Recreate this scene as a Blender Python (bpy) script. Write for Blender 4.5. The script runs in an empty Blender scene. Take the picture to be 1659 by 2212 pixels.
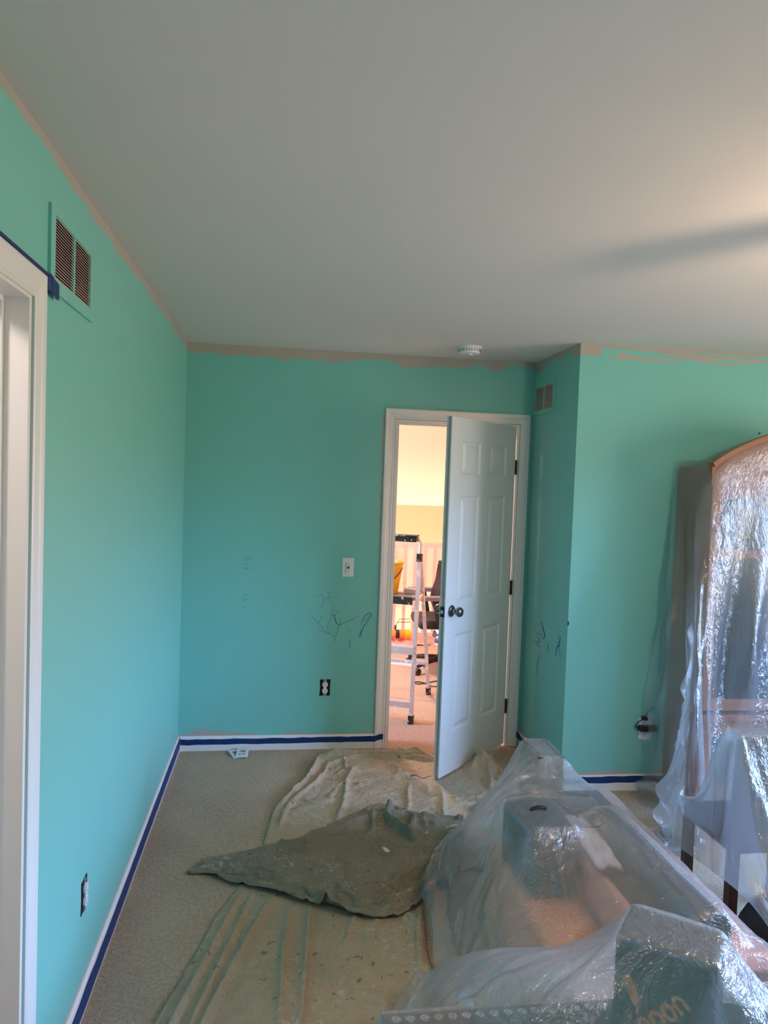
import bpy, bmesh, math, random
import numpy as np
from mathutils import Vector, Matrix, Euler

random.seed(4)
RNG = np.random.default_rng(11)
SC = bpy.context.scene
COL = SC.collection
PI = math.pi

# ------------------------------------------------------------------ camera
CAM_P = Vector((0.5608, -4.53284, 1.66986))
YAW, PITCH, ROLL = 0.14074, -0.04278, 0.03537
fw = Vector((math.sin(YAW)*math.cos(PITCH), math.cos(YAW)*math.cos(PITCH), math.sin(PITCH)))
rt = Vector((math.cos(YAW), -math.sin(YAW), 0))
up = rt.cross(fw)
r2 = rt*math.cos(ROLL) + up*math.sin(ROLL)
u2 = -rt*math.sin(ROLL) + up*math.cos(ROLL)
cd = bpy.data.cameras.new('camera')
cam = bpy.data.objects.new('camera', cd)
COL.objects.link(cam)
m = Matrix((r2, u2, -fw)).transposed().to_4x4()
m.translation = CAM_P
cam.matrix_world = m
cd.sensor_fit = 'VERTICAL'
cd.sensor_height = 36.0
cd.lens = 36.0*1605.75/2212.0
cd.clip_start = 0.02
SC.camera = cam

# ------------------------------------------------------------------ world, exposure
SC.view_settings.view_transform = 'Standard'
SC.view_settings.look = 'None'
SC.view_settings.gamma = 1.0
SC.view_settings.use_curve_mapping = False
SC.view_settings.exposure = -0.45
SC.cycles.use_denoising = True
SC.cycles.max_bounces = 8
SC.cycles.diffuse_bounces = 4
SC.cycles.glossy_bounces = 3
SC.cycles.transmission_bounces = 5
SC.cycles.transparent_max_bounces = 12
SC.cycles.use_adaptive_sampling = True
SC.cycles.adaptive_threshold = 0.05
SC.cycles.sample_clamp_indirect = 6.0
w = bpy.data.worlds.new('overcast_sky')
SC.world = w
w.use_nodes = True
wn = w.node_tree
wn.nodes.clear()
SKY_STRENGTH = 72.0
o = wn.nodes.new('ShaderNodeOutputWorld')
bg = wn.nodes.new('ShaderNodeBackground')
tc = wn.nodes.new('ShaderNodeTexCoord')
sx = wn.nodes.new('ShaderNodeSeparateXYZ')
rp = wn.nodes.new('ShaderNodeValToRGB')
mr = wn.nodes.new('ShaderNodeMapRange')
mr.inputs['From Min'].default_value = -0.3
mr.inputs['From Max'].default_value = 0.7
wn.links.new(tc.outputs['Generated'], sx.inputs[0])
wn.links.new(sx.outputs['Z'], mr.inputs['Value'])
wn.links.new(mr.outputs[0], rp.inputs[0])
e = rp.color_ramp.elements
e[0].position = 0.29; e[0].color = (0.20, 0.165, 0.13, 1)      # ground and far trees
e[1].position = 1.0; e[1].color = (0.28, 0.50, 1.0, 1)
for ps, cl in ((0.335, (0.24, 0.24, 0.26, 1)), (0.42, (0.36, 0.56, 1.0, 1))):
    rp.color_ramp.elements.new(ps).color = cl
wn.links.new(rp.outputs[0], bg.inputs[0])
bg.inputs[1].default_value = SKY_STRENGTH
wn.links.new(bg.outputs[0], o.inputs[0])


def portal(name, loc, rot, sx_, sy_):
    l = bpy.data.lights.new(name, 'AREA')
    l.shape = 'RECTANGLE'; l.size = sx_; l.size_y = sy_
    l.cycles.is_portal = True
    ob = bpy.data.objects.new(name, l)
    ob.location = loc; ob.rotation_euler = rot
    COL.objects.link(ob)
    return ob


WIN_Y0, WIN_Y1, WIN_Z0, WIN_Z1 = -3.70, -1.80, 0.80, 2.08
portal('window_portal', (4.70, (WIN_Y0+WIN_Y1)/2, (WIN_Z0+WIN_Z1)/2), (0, PI/2, 0), WIN_Z1-WIN_Z0, WIN_Y1-WIN_Y0)
LW_Y0, LW_Y1, LW_Z0, LW_Z1 = 0.30, 1.30, 0.9, 2.1
portal('landing_window_portal', (-1.29, (LW_Y0+LW_Y1)/2, (LW_Z0+LW_Z1)/2), (0, -PI/2, 0), LW_Z1-LW_Z0, LW_Y1-LW_Y0)


# ------------------------------------------------------------------ materials
def lin(c):
    return tuple(((v/255.0)/12.92 if v/255.0 <= 0.04045 else ((v/255.0+0.055)/1.055)**2.4) for v in c)


class NT:
    def __init__(s, name):
        s.m = bpy.data.materials.new(name)
        s.m.use_nodes = True
        s.t = s.m.node_tree
        s.t.nodes.clear()
        s.out = s.t.nodes.new('ShaderNodeOutputMaterial')

    def n(s, typ, **kw):
        nd = s.t.nodes.new('ShaderNode'+typ)
        for k, v in kw.items():
            if hasattr(nd, k) and not isinstance(v, tuple):
                setattr(nd, k, v)
        return nd

    def l(s, a, b):
        s.t.links.new(a, b)

    def math(s, op, a, b=None, clamp=False):
        nd = s.t.nodes.new('ShaderNodeMath')
        nd.operation = op
        nd.use_clamp = clamp
        for i, v in enumerate((a, b)):
            if v is None:
                continue
            if isinstance(v, (int, float)):
                nd.inputs[i].default_value = v
            else:
                s.l(v, nd.inputs[i])
        return nd.outputs[0]

    def step(s, v, lo, hi):
        nd = s.t.nodes.new('ShaderNodeMapRange')
        nd.interpolation_type = 'SMOOTHSTEP'
        nd.inputs['From Min'].default_value = lo
        nd.inputs['From Max'].default_value = hi
        s.l(v, nd.inputs['Value'])
        return nd.outputs[0]

    def noise(s, scale, detail=2, vec=None, rough=0.5, dist=0.0):
        nd = s.t.nodes.new('ShaderNodeTexNoise')
        nd.inputs['Scale'].default_value = scale
        nd.inputs['Detail'].default_value = detail
        nd.inputs['Roughness'].default_value = rough
        nd.inputs['Distortion'].default_value = dist
        s.l(vec if vec is not None else s.pos(), nd.inputs['Vector'])
        return nd.outputs['Fac']

    def pos(s):
        if not hasattr(s, '_p'):
            s._p = s.t.nodes.new('ShaderNodeNewGeometry').outputs['Position']
        return s._p

    def xyz(s):
        nd = s.t.nodes.new('ShaderNodeSeparateXYZ')
        s.l(s.pos(), nd.inputs[0])
        return nd.outputs

    def scaled(s, sc):
        nd = s.t.nodes.new('ShaderNodeMapping')
        nd.inputs['Scale'].default_value = sc
        s.l(s.pos(), nd.inputs['Vector'])
        return nd.outputs[0]

    def mix(s, f, a, b):
        nd = s.t.nodes.new('ShaderNodeMix')
        nd.data_type = 'RGBA'
        if isinstance(f, (int, float)):
            nd.inputs[0].default_value = f
        else:
            s.l(f, nd.inputs[0])
        for k, v in ((6, a), (7, b)):
            if isinstance(v, tuple):
                nd.inputs[k].default_value = (*v[:3], 1)
            else:
                s.l(v, nd.inputs[k])
        return nd.outputs[2]

    def bump(s, h, strength, dist):
        nd = s.t.nodes.new('ShaderNodeBump')
        nd.inputs['Strength'].default_value = strength
        nd.inputs['Distance'].default_value = dist
        s.l(h, nd.inputs['Height'])
        return nd.outputs[0]

    def bsdf(s, col, rough=0.6, normal=None, metal=0.0, spec=0.5, emit=None, estr=0.0, trans=0.0):
        b = s.t.nodes.new('ShaderNodeBsdfPrincipled')
        if isinstance(col, tuple):
            b.inputs['Base Color'].default_value = (*col[:3], 1)
        else:
            s.l(col, b.inputs['Base Color'])
        if isinstance(rough, (int, float)):
            b.inputs['Roughness'].default_value = rough
        else:
            s.l(rough, b.inputs['Roughness'])
        b.inputs['Metallic'].default_value = metal
        b.inputs['Specular IOR Level'].default_value = spec
        b.inputs['Transmission Weight'].default_value = trans
        if emit:
            b.inputs['Emission Color'].default_value = (*emit, 1)
            b.inputs['Emission Strength'].default_value = estr
        if normal is not None:
            s.l(normal, b.inputs['Normal'])
        s.l(b.outputs[0], s.out.inputs[0])
        return b


def simple(name, rgb, rough=0.6, metal=0.0, var=0.06, nscale=30, bump=0.0, spec=0.5):
    t = NT(name)
    c = lin(rgb)
    f = t.noise(nscale, 3)
    col = t.mix(f, tuple(v*(1-var) for v in c), tuple(min(1, v*(1+var)) for v in c))
    nrm = t.bump(t.noise(nscale*6, 2), bump, 0.002) if bump else None
    t.bsdf(col, rough, nrm, metal, spec)
    return t.m


TEAL = (128, 200, 188)
PRIMER = (188, 180, 170)


def wall_paint(name, axis, top=0.07, bottom=0.0, door_edge=False, top_gate=None, seed=0.0):
    """turquoise wall paint with the brushed primer band along the ceiling"""
    t = NT(name)
    x, y, z = t.xyz()
    a = x if axis == 'x' else y
    comb = t.t.nodes.new('ShaderNodeCombineXYZ')
    t.l(a, comb.inputs[0])
    t.l(t.math('MULTIPLY', z, 0.35), comb.inputs[1])
    comb.inputs[2].default_value = seed
    n1 = t.noise(4.5, 4, comb.outputs[0], 0.62)
    depth = t.math('MULTIPLY', t.math('SUBTRACT', n1, 0.18), top*2.2)
    dz = t.math('SUBTRACT', 2.44, z)
    mask = t.math('LESS_THAN', dz, depth)
    if top_gate:
        st = t.scaled((1.2, 1.2, 18)) if axis == 'x' else t.scaled((1.2, 1.2, 18))
        streak = t.math('GREATER_THAN', t.noise(2.6, 3, st), 0.47)
        inb = t.math('LESS_THAN', dz, top)
        edge = t.math('LESS_THAN', dz, 0.012)
        mask = t.math('MAXIMUM', t.math('MULTIPLY', streak, inb), edge)
        mask = t.math('MULTIPLY', mask, t.math('GREATER_THAN', t.math('ADD', a, t.math('MULTIPLY', t.math('SUBTRACT', t.noise(14, 3), 0.5), 0.35)), top_gate))
        mask = t.math('MAXIMUM', mask, edge)
    if bottom:
        n2 = t.noise(2.6, 2, comb.outputs[0], 0.5)
        d2 = t.math('ADD', t.math('MULTIPLY', t.math('SUBTRACT', n2, 0.46), bottom*6), 0.095)
        mask = t.math('MAXIMUM', mask, t.math('LESS_THAN', z, d2))
    if door_edge:
        n3 = t.noise(3.0, 3)
        e = t.math('ADD', 1.178, t.math('MULTIPLY', t.math('SUBTRACT', n3, 0.5), 0.03))
        mask = t.math('MAXIMUM', mask, t.math('MULTIPLY', t.math('GREATER_THAN', x, e), t.math('LESS_THAN', z, 2.09)))
        # keep it left of the door only
        right = t.math('GREATER_THAN', x, 1.3)
        topm = t.math('LESS_THAN', dz, depth)
        mask = t.mix(right, mask, topm)
    base = lin(TEAL)
    v = t.noise(1.3, 3)
    col = t.mix(v, tuple(c*0.95 for c in base), tuple(min(1, c*1.05) for c in base))
    pr = t.mix(t.noise(9, 3), lin(PRIMER), lin((180, 169, 156)))
    col = t.mix(mask, col, pr)
    nrm = t.bump(t.noise(260, 3), 0.12, 0.002)
    t.bsdf(col, 0.42, nrm, spec=0.35)
    return t.m


def plastic_film(name, haze=0.34, tint=(0.86, 0.90, 0.95), wrink=9.0, strength=0.35, stretch=(1, 1, 1), gloss=0.15, shine=0.10):
    t = NT(name)
    p = t.scaled(stretch)
    n1 = t.noise(wrink, 4, p, 0.6, 0.8)
    n2 = t.noise(wrink*5, 3, p, 0.6, 1.2)
    ridge = t.math('ABSOLUTE', t.math('SUBTRACT', n1, 0.5))
    ridge2 = t.math('ABSOLUTE', t.math('SUBTRACT', n2, 0.5))
    h = t.math('ADD', ridge, t.math('MULTIPLY', ridge2, 0.28))
    nrm = t.bump(h, strength, 0.03)
    tr = t.n('BsdfTransparent'); tr.inputs[0].default_value = (0.94, 0.95, 0.96, 1)
    df = t.n('BsdfDiffuse'); df.inputs[0].default_value = (*tint, 1)
    tl = t.n('BsdfTranslucent'); tl.inputs[0].default_value = (*tint, 1)
    gl = t.n('BsdfGlossy'); gl.inputs['Roughness'].default_value = gloss
    gl.inputs[0].default_value = (0.95, 0.97, 1.0, 1)
    for b in (df, tl, gl):
        t.l(nrm, b.inputs['Normal'])
    m1 = t.n('MixShader'); m1.inputs[0].default_value = 0.5
    t.l(df.outputs[0], m1.inputs[1]); t.l(tl.outputs[0], m1.inputs[2])
    # blurred view through the milky film
    rf = t.n('BsdfRefraction'); rf.inputs['IOR'].default_value = 1.10; rf.inputs['Roughness'].default_value = 0.5
    rf.inputs[0].default_value = (0.93, 0.94, 0.96, 1)
    m0 = t.n('MixShader'); m0.inputs[0].default_value = 0.30
    t.l(tr.outputs[0], m0.inputs[1]); t.l(rf.outputs[0], m0.inputs[2])
    m2 = t.n('MixShader')
    hz = t.math('ADD', haze-0.10, t.math('MULTIPLY', t.noise(3.0, 3), 0.2), clamp=True)
    t.l(hz, m2.inputs[0])
    t.l(m0.outputs[0], m2.inputs[1]); t.l(m1.outputs[0], m2.inputs[2])
    m3 = t.n('MixShader'); m3.inputs[0].default_value = shine
    t.l(m2.outputs[0], m3.inputs[1]); t.l(gl.outputs[0], m3.inputs[2])
    t.l(m3.outputs[0], t.out.inputs[0])
    return t.m


def carpet(name, rgb):
    t = NT(name)
    c = lin(rgb)
    big = t.noise(2.2, 4)
    fine = t.noise(170, 3, rough=0.7)
    midn = t.noise(62, 4, rough=0.7)
    f = t.math('ADD', t.math('MULTIPLY', big, 0.25), t.math('ADD', t.math('MULTIPLY', fine, 0.5), t.math('MULTIPLY', midn, 0.5)))
    col = t.mix(t.step(f, 0.3, 0.9), tuple(v*0.5 for v in c), tuple(min(1, v*1.35) for v in c))
    nrm = t.bump(t.math('ADD', t.noise(210, 3, rough=0.7), midn), 0.9, 0.012)
    t.bsdf(col, 0.95, nrm, spec=0.1)
    return t.m


def drop_cloth(name, rgb, dark, spots=True, seed=0.0):
    t = NT(name)
    c = lin(rgb)
    mp = t.t.nodes.new('ShaderNodeMapping')
    mp.inputs['Location'].default_value = (seed, seed*1.7, 0)
    t.l(t.pos(), mp.inputs['Vector'])
    P = mp.outputs[0]
    big = t.noise(5, 4, P)
    col = t.mix(big, tuple(v*0.82 for v in c), tuple(min(1, v*1.12) for v in c))
    weave = t.noise(420, 2, P)
    col = t.mix(t.math('MULTIPLY', weave, 0.25), col, tuple(v*0.6 for v in c))
    # brown drips
    s1 = t.math('GREATER_THAN', t.noise(34, 2, P), 0.70)
    col = t.mix(t.math('MULTIPLY', s1, 0.55), col, lin(dark))
    # white paint splashes in loose clusters
    cl = t.step(t.noise(3.2, 2, P), 0.45, 0.7)
    s2 = t.math('MULTIPLY', t.step(t.noise(46, 4, P, 0.7), 0.55, 0.62), cl)
    col = t.mix(t.math('MULTIPLY', s2, 0.7), col, lin((214, 206, 190)))
    wr = t.noise(22, 4, P, 0.6, 1.0)
    hh = t.math('ADD', t.math('MULTIPLY', t.math('ABSOLUTE', t.math('SUBTRACT', wr, 0.5)), 1.0), t.math('MULTIPLY', weave, 0.05))
    nrm = t.bump(hh, 0.8, 0.03)
    t.bsdf(col, 0.9, nrm, spec=0.15)
    return t.m


def wood(name, rgb, axis='z', rough=0.4):
    t = NT(name)
    c = lin(rgb)
    st = {'z': (9, 9, 0.7), 'x': (0.7, 9, 9), 'y': (9, 0.7, 9)}[axis]
    n = t.noise(6, 5, t.scaled(st), 0.6, 0.6)
    col = t.mix(n, tuple(v*0.55 for v in c), tuple(min(1, v*1.3) for v in c))
    t.bsdf(col, rough, t.bump(n, 0.15, 0.004))
    return t.m


def splattered(name, base, paint, scale=14, thr=0.54, rough=0.5, metal=0.0):
    t = NT(name)
    n = t.noise(scale, 5, None, 0.65, 0.7)
    col = t.mix(t.step(n, thr, thr+0.03), lin(base), lin(paint))
    t.bsdf(col, rough, t.bump(n, 0.2, 0.004), metal)
    return t.m


def glow(name, rgb, strength):
    t = NT(name)
    em = t.n('Emission')
    em.inputs[0].default_value = (*rgb, 1)
    em.inputs[1].default_value = strength
    t.l(em.outputs[0], t.out.inputs[0])
    return t.m


def pane_glass(name, tint=(1, 1, 1), rough=0.03, gl=0.10):
    t = NT(name)
    tr = t.n('BsdfTransparent'); tr.inputs[0].default_value = (*tint, 1)
    g = t.n('BsdfGlossy'); g.inputs['Roughness'].default_value = rough
    nz = t.noise(2, 2)
    t.l(t.bump(nz, 0.02, 0.002), g.inputs['Normal'])
    mx = t.n('MixShader'); mx.inputs[0].default_value = gl
    t.l(tr.outputs[0], mx.inputs[1]); t.l(g.outputs[0], mx.inputs[2])
    t.l(mx.outputs[0], t.out.inputs[0])
    return t.m


M = {
    'wall_left': wall_paint('turquoise_paint_left', 'y', 0.042, 0.012, seed=3.1),
    'wall_back': wall_paint('turquoise_paint_back', 'x', 0.075, 0.022, door_edge=True, seed=7.7),
    'wall_ret': wall_paint('turquoise_paint_return', 'y', 0.075, 0.02, seed=1.3),
    'wall_alc': wall_paint('turquoise_paint_alcove', 'x', 0.075, 0.02, top_gate=2.29, seed=5.2),
    'wall_plain': wall_paint('turquoise_paint_plain', 'y', 0.05, seed=9.4),
    'vent_paint': simple('turquoise_vent_enamel', TEAL, 0.4),
    'vent_slat': simple('bare_grey_pink_louver', (226, 214, 206), 0.5),
    'duct': simple('dark_duct', (92, 44, 48), 0.7),
    'ceiling': simple('ceiling_white', (228, 220, 214), 0.9, var=0.02, nscale=2, bump=0.08),
    'trim': simple('trim_white_semigloss', (236, 232, 228), 0.32, var=0.015, nscale=5),
    'door': simple('door_white_enamel', (226, 228, 228), 0.38, var=0.015, nscale=5),
    'carpet': carpet('beige_carpet', (214, 188, 160)),
    'tape': simple('blue_masking_tape', (6, 46, 104), 0.55, var=0.12, nscale=60),
    'white_plastic': simple('white_plastic', (236, 236, 236), 0.3, var=0.01),
    'black': simple('black_plastic', (20, 19, 20), 0.45),
    'hole': simple('box_black', (16, 13, 15), 0.9),
    'metal': simple('brushed_nickel', (128, 128, 126), 0.28, metal=1.0),
    'bronze': simple('dark_bronze', (60, 54, 50), 0.35, metal=0.9),
    'zinc': simple('zinc_strap', (190, 190, 190), 0.35, metal=0.9),
    'pencil': simple('pencil_mark', (92, 116, 120), 0.8),
    'crayon': simple('crayon_violet', (96, 92, 128), 0.8),
    'crayon_blue': simple('crayon_blue', (24, 70, 140), 0.7),
    'cloth_light': drop_cloth('canvas_light', (192, 174, 148), (110, 70, 52), seed=2.0),
    'cloth_near': drop_cloth('canvas_stained', (182, 168, 143), (96, 78, 62), seed=11.0),
    'cloth_dark': drop_cloth('canvas_grey', (146, 138, 120), (70, 64, 56), seed=23.0),
    'film_cab': plastic_film('film_cabinet', 0.17, wrink=7, strength=0.55, stretch=(1.6, 1.6, 0.8)),
    'film_heap': plastic_film('film_heap', 0.24, tint=(0.93, 0.95, 0.97), wrink=9, strength=0.75, shine=0.13),
    'film_front': plastic_film('film_front', 0.27, tint=(0.91, 0.93, 0.96), wrink=8, strength=0.7, shine=0.12),
    'film_chair': plastic_film('film_chair', 0.30, wrink=8, strength=0.6, shine=0.12),
    'film_rail': plastic_film('film_rail', 0.45, tint=(0.95, 0.85, 0.8), wrink=4),
    'oak': wood('honey_oak', (150, 92, 56), 'z'),
    'oak_x': wood('honey_oak_rail', (150, 92, 56), 'x'),
    'dark_wood': wood('dark_brown_wood', (70, 42, 28), 'z'),
    'cab_back': simple('cabinet_dark_inside', (34, 36, 44), 0.7),
    'cab_glass': pane_glass('cabinet_glass', (0.5, 0.53, 0.58), 0.28, 0.05),
    'win_glass': pane_glass('window_glass', (0.97, 0.98, 0.98), 0.0, 0.04),
    'peach': simple('peach_fabric', (226, 150, 108), 0.85, bump=0.3),
    'pink': simple('pink_fabric', (222, 166, 158), 0.85, bump=0.3),
    'teal_dark': simple('dark_teal_canvas', (12, 40, 42), 0.75, bump=0.2),
    'grey_violet': simple('slate_grey_board', (62, 62, 74), 0.6),
    'lavender': simple('pale_lavender_cloth', (212, 206, 224), 0.8),
    'mat_green': simple('olive_black_foam', (36, 40, 30), 0.8),
    'mat_pink': simple('pale_pink_foam', (214, 176, 168), 0.8),
    'charcoal': simple('charcoal_card', (44, 46, 46), 0.6),
    'orange': simple('orange_print', (236, 142, 64), 0.6),
    'lace': simple('white_scroll_print', (208, 206, 200), 0.6),
    'lilac_uph': simple('plum_grey_upholstery', (66, 58, 72), 0.8, bump=0.3),
    'ladder': splattered('paint_flecked_aluminium', (205, 203, 208), (240, 238, 238), 16, 0.56, 0.35, 0.35),
    'ladder_black': splattered('paint_flecked_black_plastic', (24, 22, 22), (214, 208, 204), 22, 0.60),
    'bucket': simple('yellow_bucket_plastic', (246, 178, 32), 0.4),
    'bucket_label': simple('orange_bucket_label', (244, 148, 30), 0.5),
    'sponge': simple('grey_sanding_sponge', (186, 170, 164), 0.95, bump=0.3),
    'wire': simple('wire_handle', (60, 58, 58), 0.4, metal=0.8),
    'peach_wall': simple('peach_wall_paint', (246, 178, 140), 0.7, var=0.02, nscale=2),
    'cream': simple('cream_ceiling_paint', (250, 232, 218), 0.9, var=0.02, nscale=2),
    'rail_paint': simple('railing_pink_white', (238, 196, 184), 0.5),
    'pink_paper': simple('pink_masking_paper', (236, 158, 140), 0.8),
    'orange_tube': simple('orange_tube_plastic', (236, 148, 66), 0.45),
    'chair_black': simple('office_black', (24, 20, 20), 0.6),
    'chair_grey': simple('office_grey', (112, 106, 108), 0.55),
    'mesh_back': simple('pale_mesh', (196, 190, 188), 0.8),
    'blue_label': simple('blue_label', (88, 112, 150), 0.5),
    'purple': simple('violet_scrap', (86, 76, 104), 0.7),
    'fan_white': simple('fan_white', (230, 226, 220), 0.4),
    'globe': glow('warm_lamp_globe', (1.0, 0.72, 0.50), 250.0),
    'closet_globe': glow('closet_lamp_globe', (1.0, 0.84, 0.80), 150.0),
    'hall_globe': glow('hall_lamp_globe', (1.0, 0.82, 0.76), 360.0),
}


# ------------------------------------------------------------------ mesh helpers
class MB:
    def __init__(s, M4=None):
        s.v = []; s.f = []; s.M = M4

    def add(s, vs, fs):
        b = len(s.v)
        for p in vs:
            p = Vector(p)
            s.v.append(s.M @ p if s.M else p)
        s.f += [tuple(i+b for i in f) for f in fs]
        return s

    def box(s, x0, x1, y0, y1, z0, z1, bev=0.0):
        if bev:
            bm = bmesh.new()
            bmesh.ops.create_cube(bm, size=1)
            for v in bm.verts:
                v.co = Vector(((x0+x1)/2+v.co.x*(x1-x0), (y0+y1)/2+v.co.y*(y1-y0), (z0+z1)/2+v.co.z*(z1-z0)))
            bmesh.ops.bevel(bm, geom=bm.edges[:], offset=bev, segments=2, affect='EDGES', profile=0.6)
            s.bm(bm)
            return s
        vs = [(x, y, z) for z in (z0, z1) for y in (y0, y1) for x in (x0, x1)]
        return s.add(vs, [(0, 2, 3, 1), (4, 5, 7, 6), (0, 1, 5, 4), (2, 6, 7, 3), (0, 4, 6, 2), (1, 3, 7, 5)])

    def bm(s, bm):
        bm.verts.index_update()
        vs = [v.co.copy() for v in bm.verts]
        fs = [tuple(v.index for v in f.verts) for f in bm.faces]
        bm.free()
        return s.add(vs, fs)

    def prism(s, poly, d, axis='y', off=0.0):
        """extrude a 2-D outline from off to off+d along axis; outline in the other two axes"""
        def P(a, b, c):
            return {'x': (c, a, b), 'y': (a, c, b), 'z': (a, b, c)}[axis]
        n = len(poly)
        vs = [P(a, b, off) for a, b in poly] + [P(a, b, off+d) for a, b in poly]
        fs = [tuple(range(n))[::-1], tuple(range(n, 2*n))] + [(i, (i+1) % n, n+(i+1) % n, n+i) for i in range(n)]
        return s.add(vs, fs)

    def tube(s, pts, r, n=8, caps=True):
        pts = [Vector(p) for p in pts]
        rr = r if isinstance(r, (list, tuple)) else [r]*len(pts)
        prev = None
        vs = []
        for i, p in enumerate(pts):
            d = (pts[min(i+1, len(pts)-1)] - pts[max(i-1, 0)]).normalized()
            a = prev if prev else Vector((0, 0, 1)) if abs(d.z) < 0.9 else Vector((1, 0, 0))
            a = (a - d*a.dot(d)).normalized()
            b = d.cross(a)
            prev = a
            vs += [p + (a*math.cos(2*PI*k/n) + b*math.sin(2*PI*k/n))*rr[i] for k in range(n)]
        fs = [(i*n+k, i*n+(k+1) % n, (i+1)*n+(k+1) % n, (i+1)*n+k) for i in range(len(pts)-1) for k in range(n)]
        if caps:
            fs += [tuple(range(n))[::-1], tuple(range((len(pts)-1)*n, len(pts)*n))]
        return s.add(vs, fs)

    def bar(s, a, b, w, d, ref=(0, 1, 0)):
        """rectangular bar from a to b, width w across ref, depth d along ref"""
        a, b = Vector(a), Vector(b)
        t = (b-a).normalized()
        r = Vector(ref); r = (r - t*r.dot(t)).normalized()
        q = t.cross(r)
        vs = [p + q*sx_*w/2 + r*sy_*d/2 for p in (a, b) for sy_ in (-1, 1) for sx_ in (-1, 1)]
        return s.add(vs, [(0, 2, 3, 1), (4, 5, 7, 6), (0, 1, 5, 4), (2, 6, 7, 3), (0, 4, 6, 2), (1, 3, 7, 5)])

    def lathe(s, prof, c=(0, 0, 0), axis='z', n=24):
        c = Vector(c)
        vs = []
        for r, h in prof:
            for k in range(n):
                a, b = r*math.cos(2*PI*k/n), r*math.sin(2*PI*k/n)
                vs.append(c + Vector({'z': (a, b, h), 'x': (h, a, b), 'y': (a, h, b)}[axis]))
        fs = [(i*n+k, i*n+(k+1) % n, (i+1)*n+(k+1) % n, (i+1)*n+k) for i in range(len(prof)-1) for k in range(n)]
        fs += [tuple(range(n))[::-1], tuple(range((len(prof)-1)*n, len(prof)*n))]
        return s.add(vs, fs)

    def grid(s, G):
        """G: (n, m, 3) array"""
        n, m_ = G.shape[:2]
        vs = G.reshape(-1, 3).tolist()
        fs = [(i*m_+j, i*m_+j+1, (i+1)*m_+j+1, (i+1)*m_+j) for i in range(n-1) for j in range(m_-1)]
        return s.add(vs, fs)


WLOC = {}


def build(name, mb, mat, parent=None, smooth=False, fixn=True):
    vs = mb.v
    lo = Vector([min(v[i] for v in vs) for i in range(3)])
    hi = Vector([max(v[i] for v in vs) for i in range(3)])
    c = Vector(((lo.x+hi.x)/2, (lo.y+hi.y)/2, lo.z))
    me = bpy.data.meshes.new(name)
    me.from_pydata([tuple(v-c) for v in vs], [], mb.f)
    me.update()
    if fixn:
        bm = bmesh.new(); bm.from_mesh(me)
        bmesh.ops.recalc_face_normals(bm, faces=bm.faces[:])
        bm.to_mesh(me); bm.free()
    me.materials.append(M[mat] if isinstance(mat, str) else mat)
    if smooth:
        if smooth is True:
            me.polygons.foreach_set('use_smooth', [True]*len(me.polygons))
        else:
            me.polygons.foreach_set('use_smooth', [True]*len(me.polygons))
            me.set_sharp_from_angle(angle=smooth)
    ob = bpy.data.objects.new(name, me)
    COL.objects.link(ob)
    WLOC[ob] = c
    if parent:
        ob.parent = parent
        ob.location = c - WLOC[parent]
    else:
        ob.location = c
    return ob


def copy_part(src, wc, parent, rot=None):
    ob = src.copy()
    COL.objects.link(ob)
    WLOC[ob] = Vector(wc)
    ob.parent = parent
    ob.location = Vector(wc) - WLOC[parent]
    return ob


def thing(name, loc, label, cat, group=None, kind=None):
    ob = bpy.data.objects.new(name, None)
    ob.empty_display_size = 0.05
    COL.objects.link(ob)
    ob.location = loc
    WLOC[ob] = Vector(loc)
    return tag(ob, label, cat, group, kind)


def tag(ob, label=None, cat=None, group=None, kind=None):
    if label: ob['label'] = label
    if cat: ob['category'] = cat
    if group: ob['group'] = group
    if kind: ob['kind'] = kind
    return ob


def struct(name, mb, mat, label, cat, smooth=False):
    return tag(build(name, mb, mat, None, smooth), label, cat, kind='structure')


# ------------------------------------------------------------------ room shell
W1, DA, H = 2.1335, 0.7048, 2.44
XR, YR = 4.60, -6.00            # right wall, rear wall
DX0, DX1, DZ = 1.257, 2.045, 2.045   # door opening in the back wall
LY0, LY1 = -3.56, -2.767        # opening in the left wall

floor = struct('floor', MB().box(-1.2, 4.8, -6.12, 3.42, -0.2, 0.0), 'carpet', 'beige cut pile carpet running under the drop cloths and through the doorway', 'floor')
struct('ceiling', MB().box(-0.12, 4.72, -6.12, 0.12, H, H+0.12), 'ceiling', 'flat off-white painted ceiling of the turquoise room', 'ceiling')
mb = MB()
mb.box(-0.12, 0, LY1, 0.12, 0, H); mb.box(-0.12, 0, YR-0.12, LY0, 0, H); mb.box(-0.12, 0, LY0, LY1, DZ+0.02, H)
wall_left = struct('wall_left', mb, 'wall_left', 'long turquoise wall with the cased opening and an open outlet box', 'wall')
mb = MB()
mb.box(0, DX0, 0, 0.12, 0, H); mb.box(DX1, W1, 0, 0.12, 0, H); mb.box(DX0, DX1, 0, 0.12, DZ, H)
wall_back = struct('wall_back', mb, 'wall_back', 'turquoise end wall holding the open white door', 'wall')
wall_ret = struct('wall_return', MB().box(W1, W1+0.12, -DA, 0.12, 0, H), 'wall_ret', 'short turquoise return wall beside the open door', 'wall')
wall_alc = struct('wall_alcove', MB().box(W1+0.12, XR+0.12, -DA, -DA+0.12, 0, H), 'wall_alc', 'turquoise wall behind the plastic covered hutch', 'wall')
mb = MB()
mb.box(XR, XR+0.12, YR-0.12, WIN_Y0, 0, H); mb.box(XR, XR+0.12, WIN_Y1, -DA, 0, H)
mb.box(XR, XR+0.12, WIN_Y0, WIN_Y1, 0, WIN_Z0); mb.box(XR, XR+0.12, WIN_Y0, WIN_Y1, WIN_Z1, H)
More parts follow.
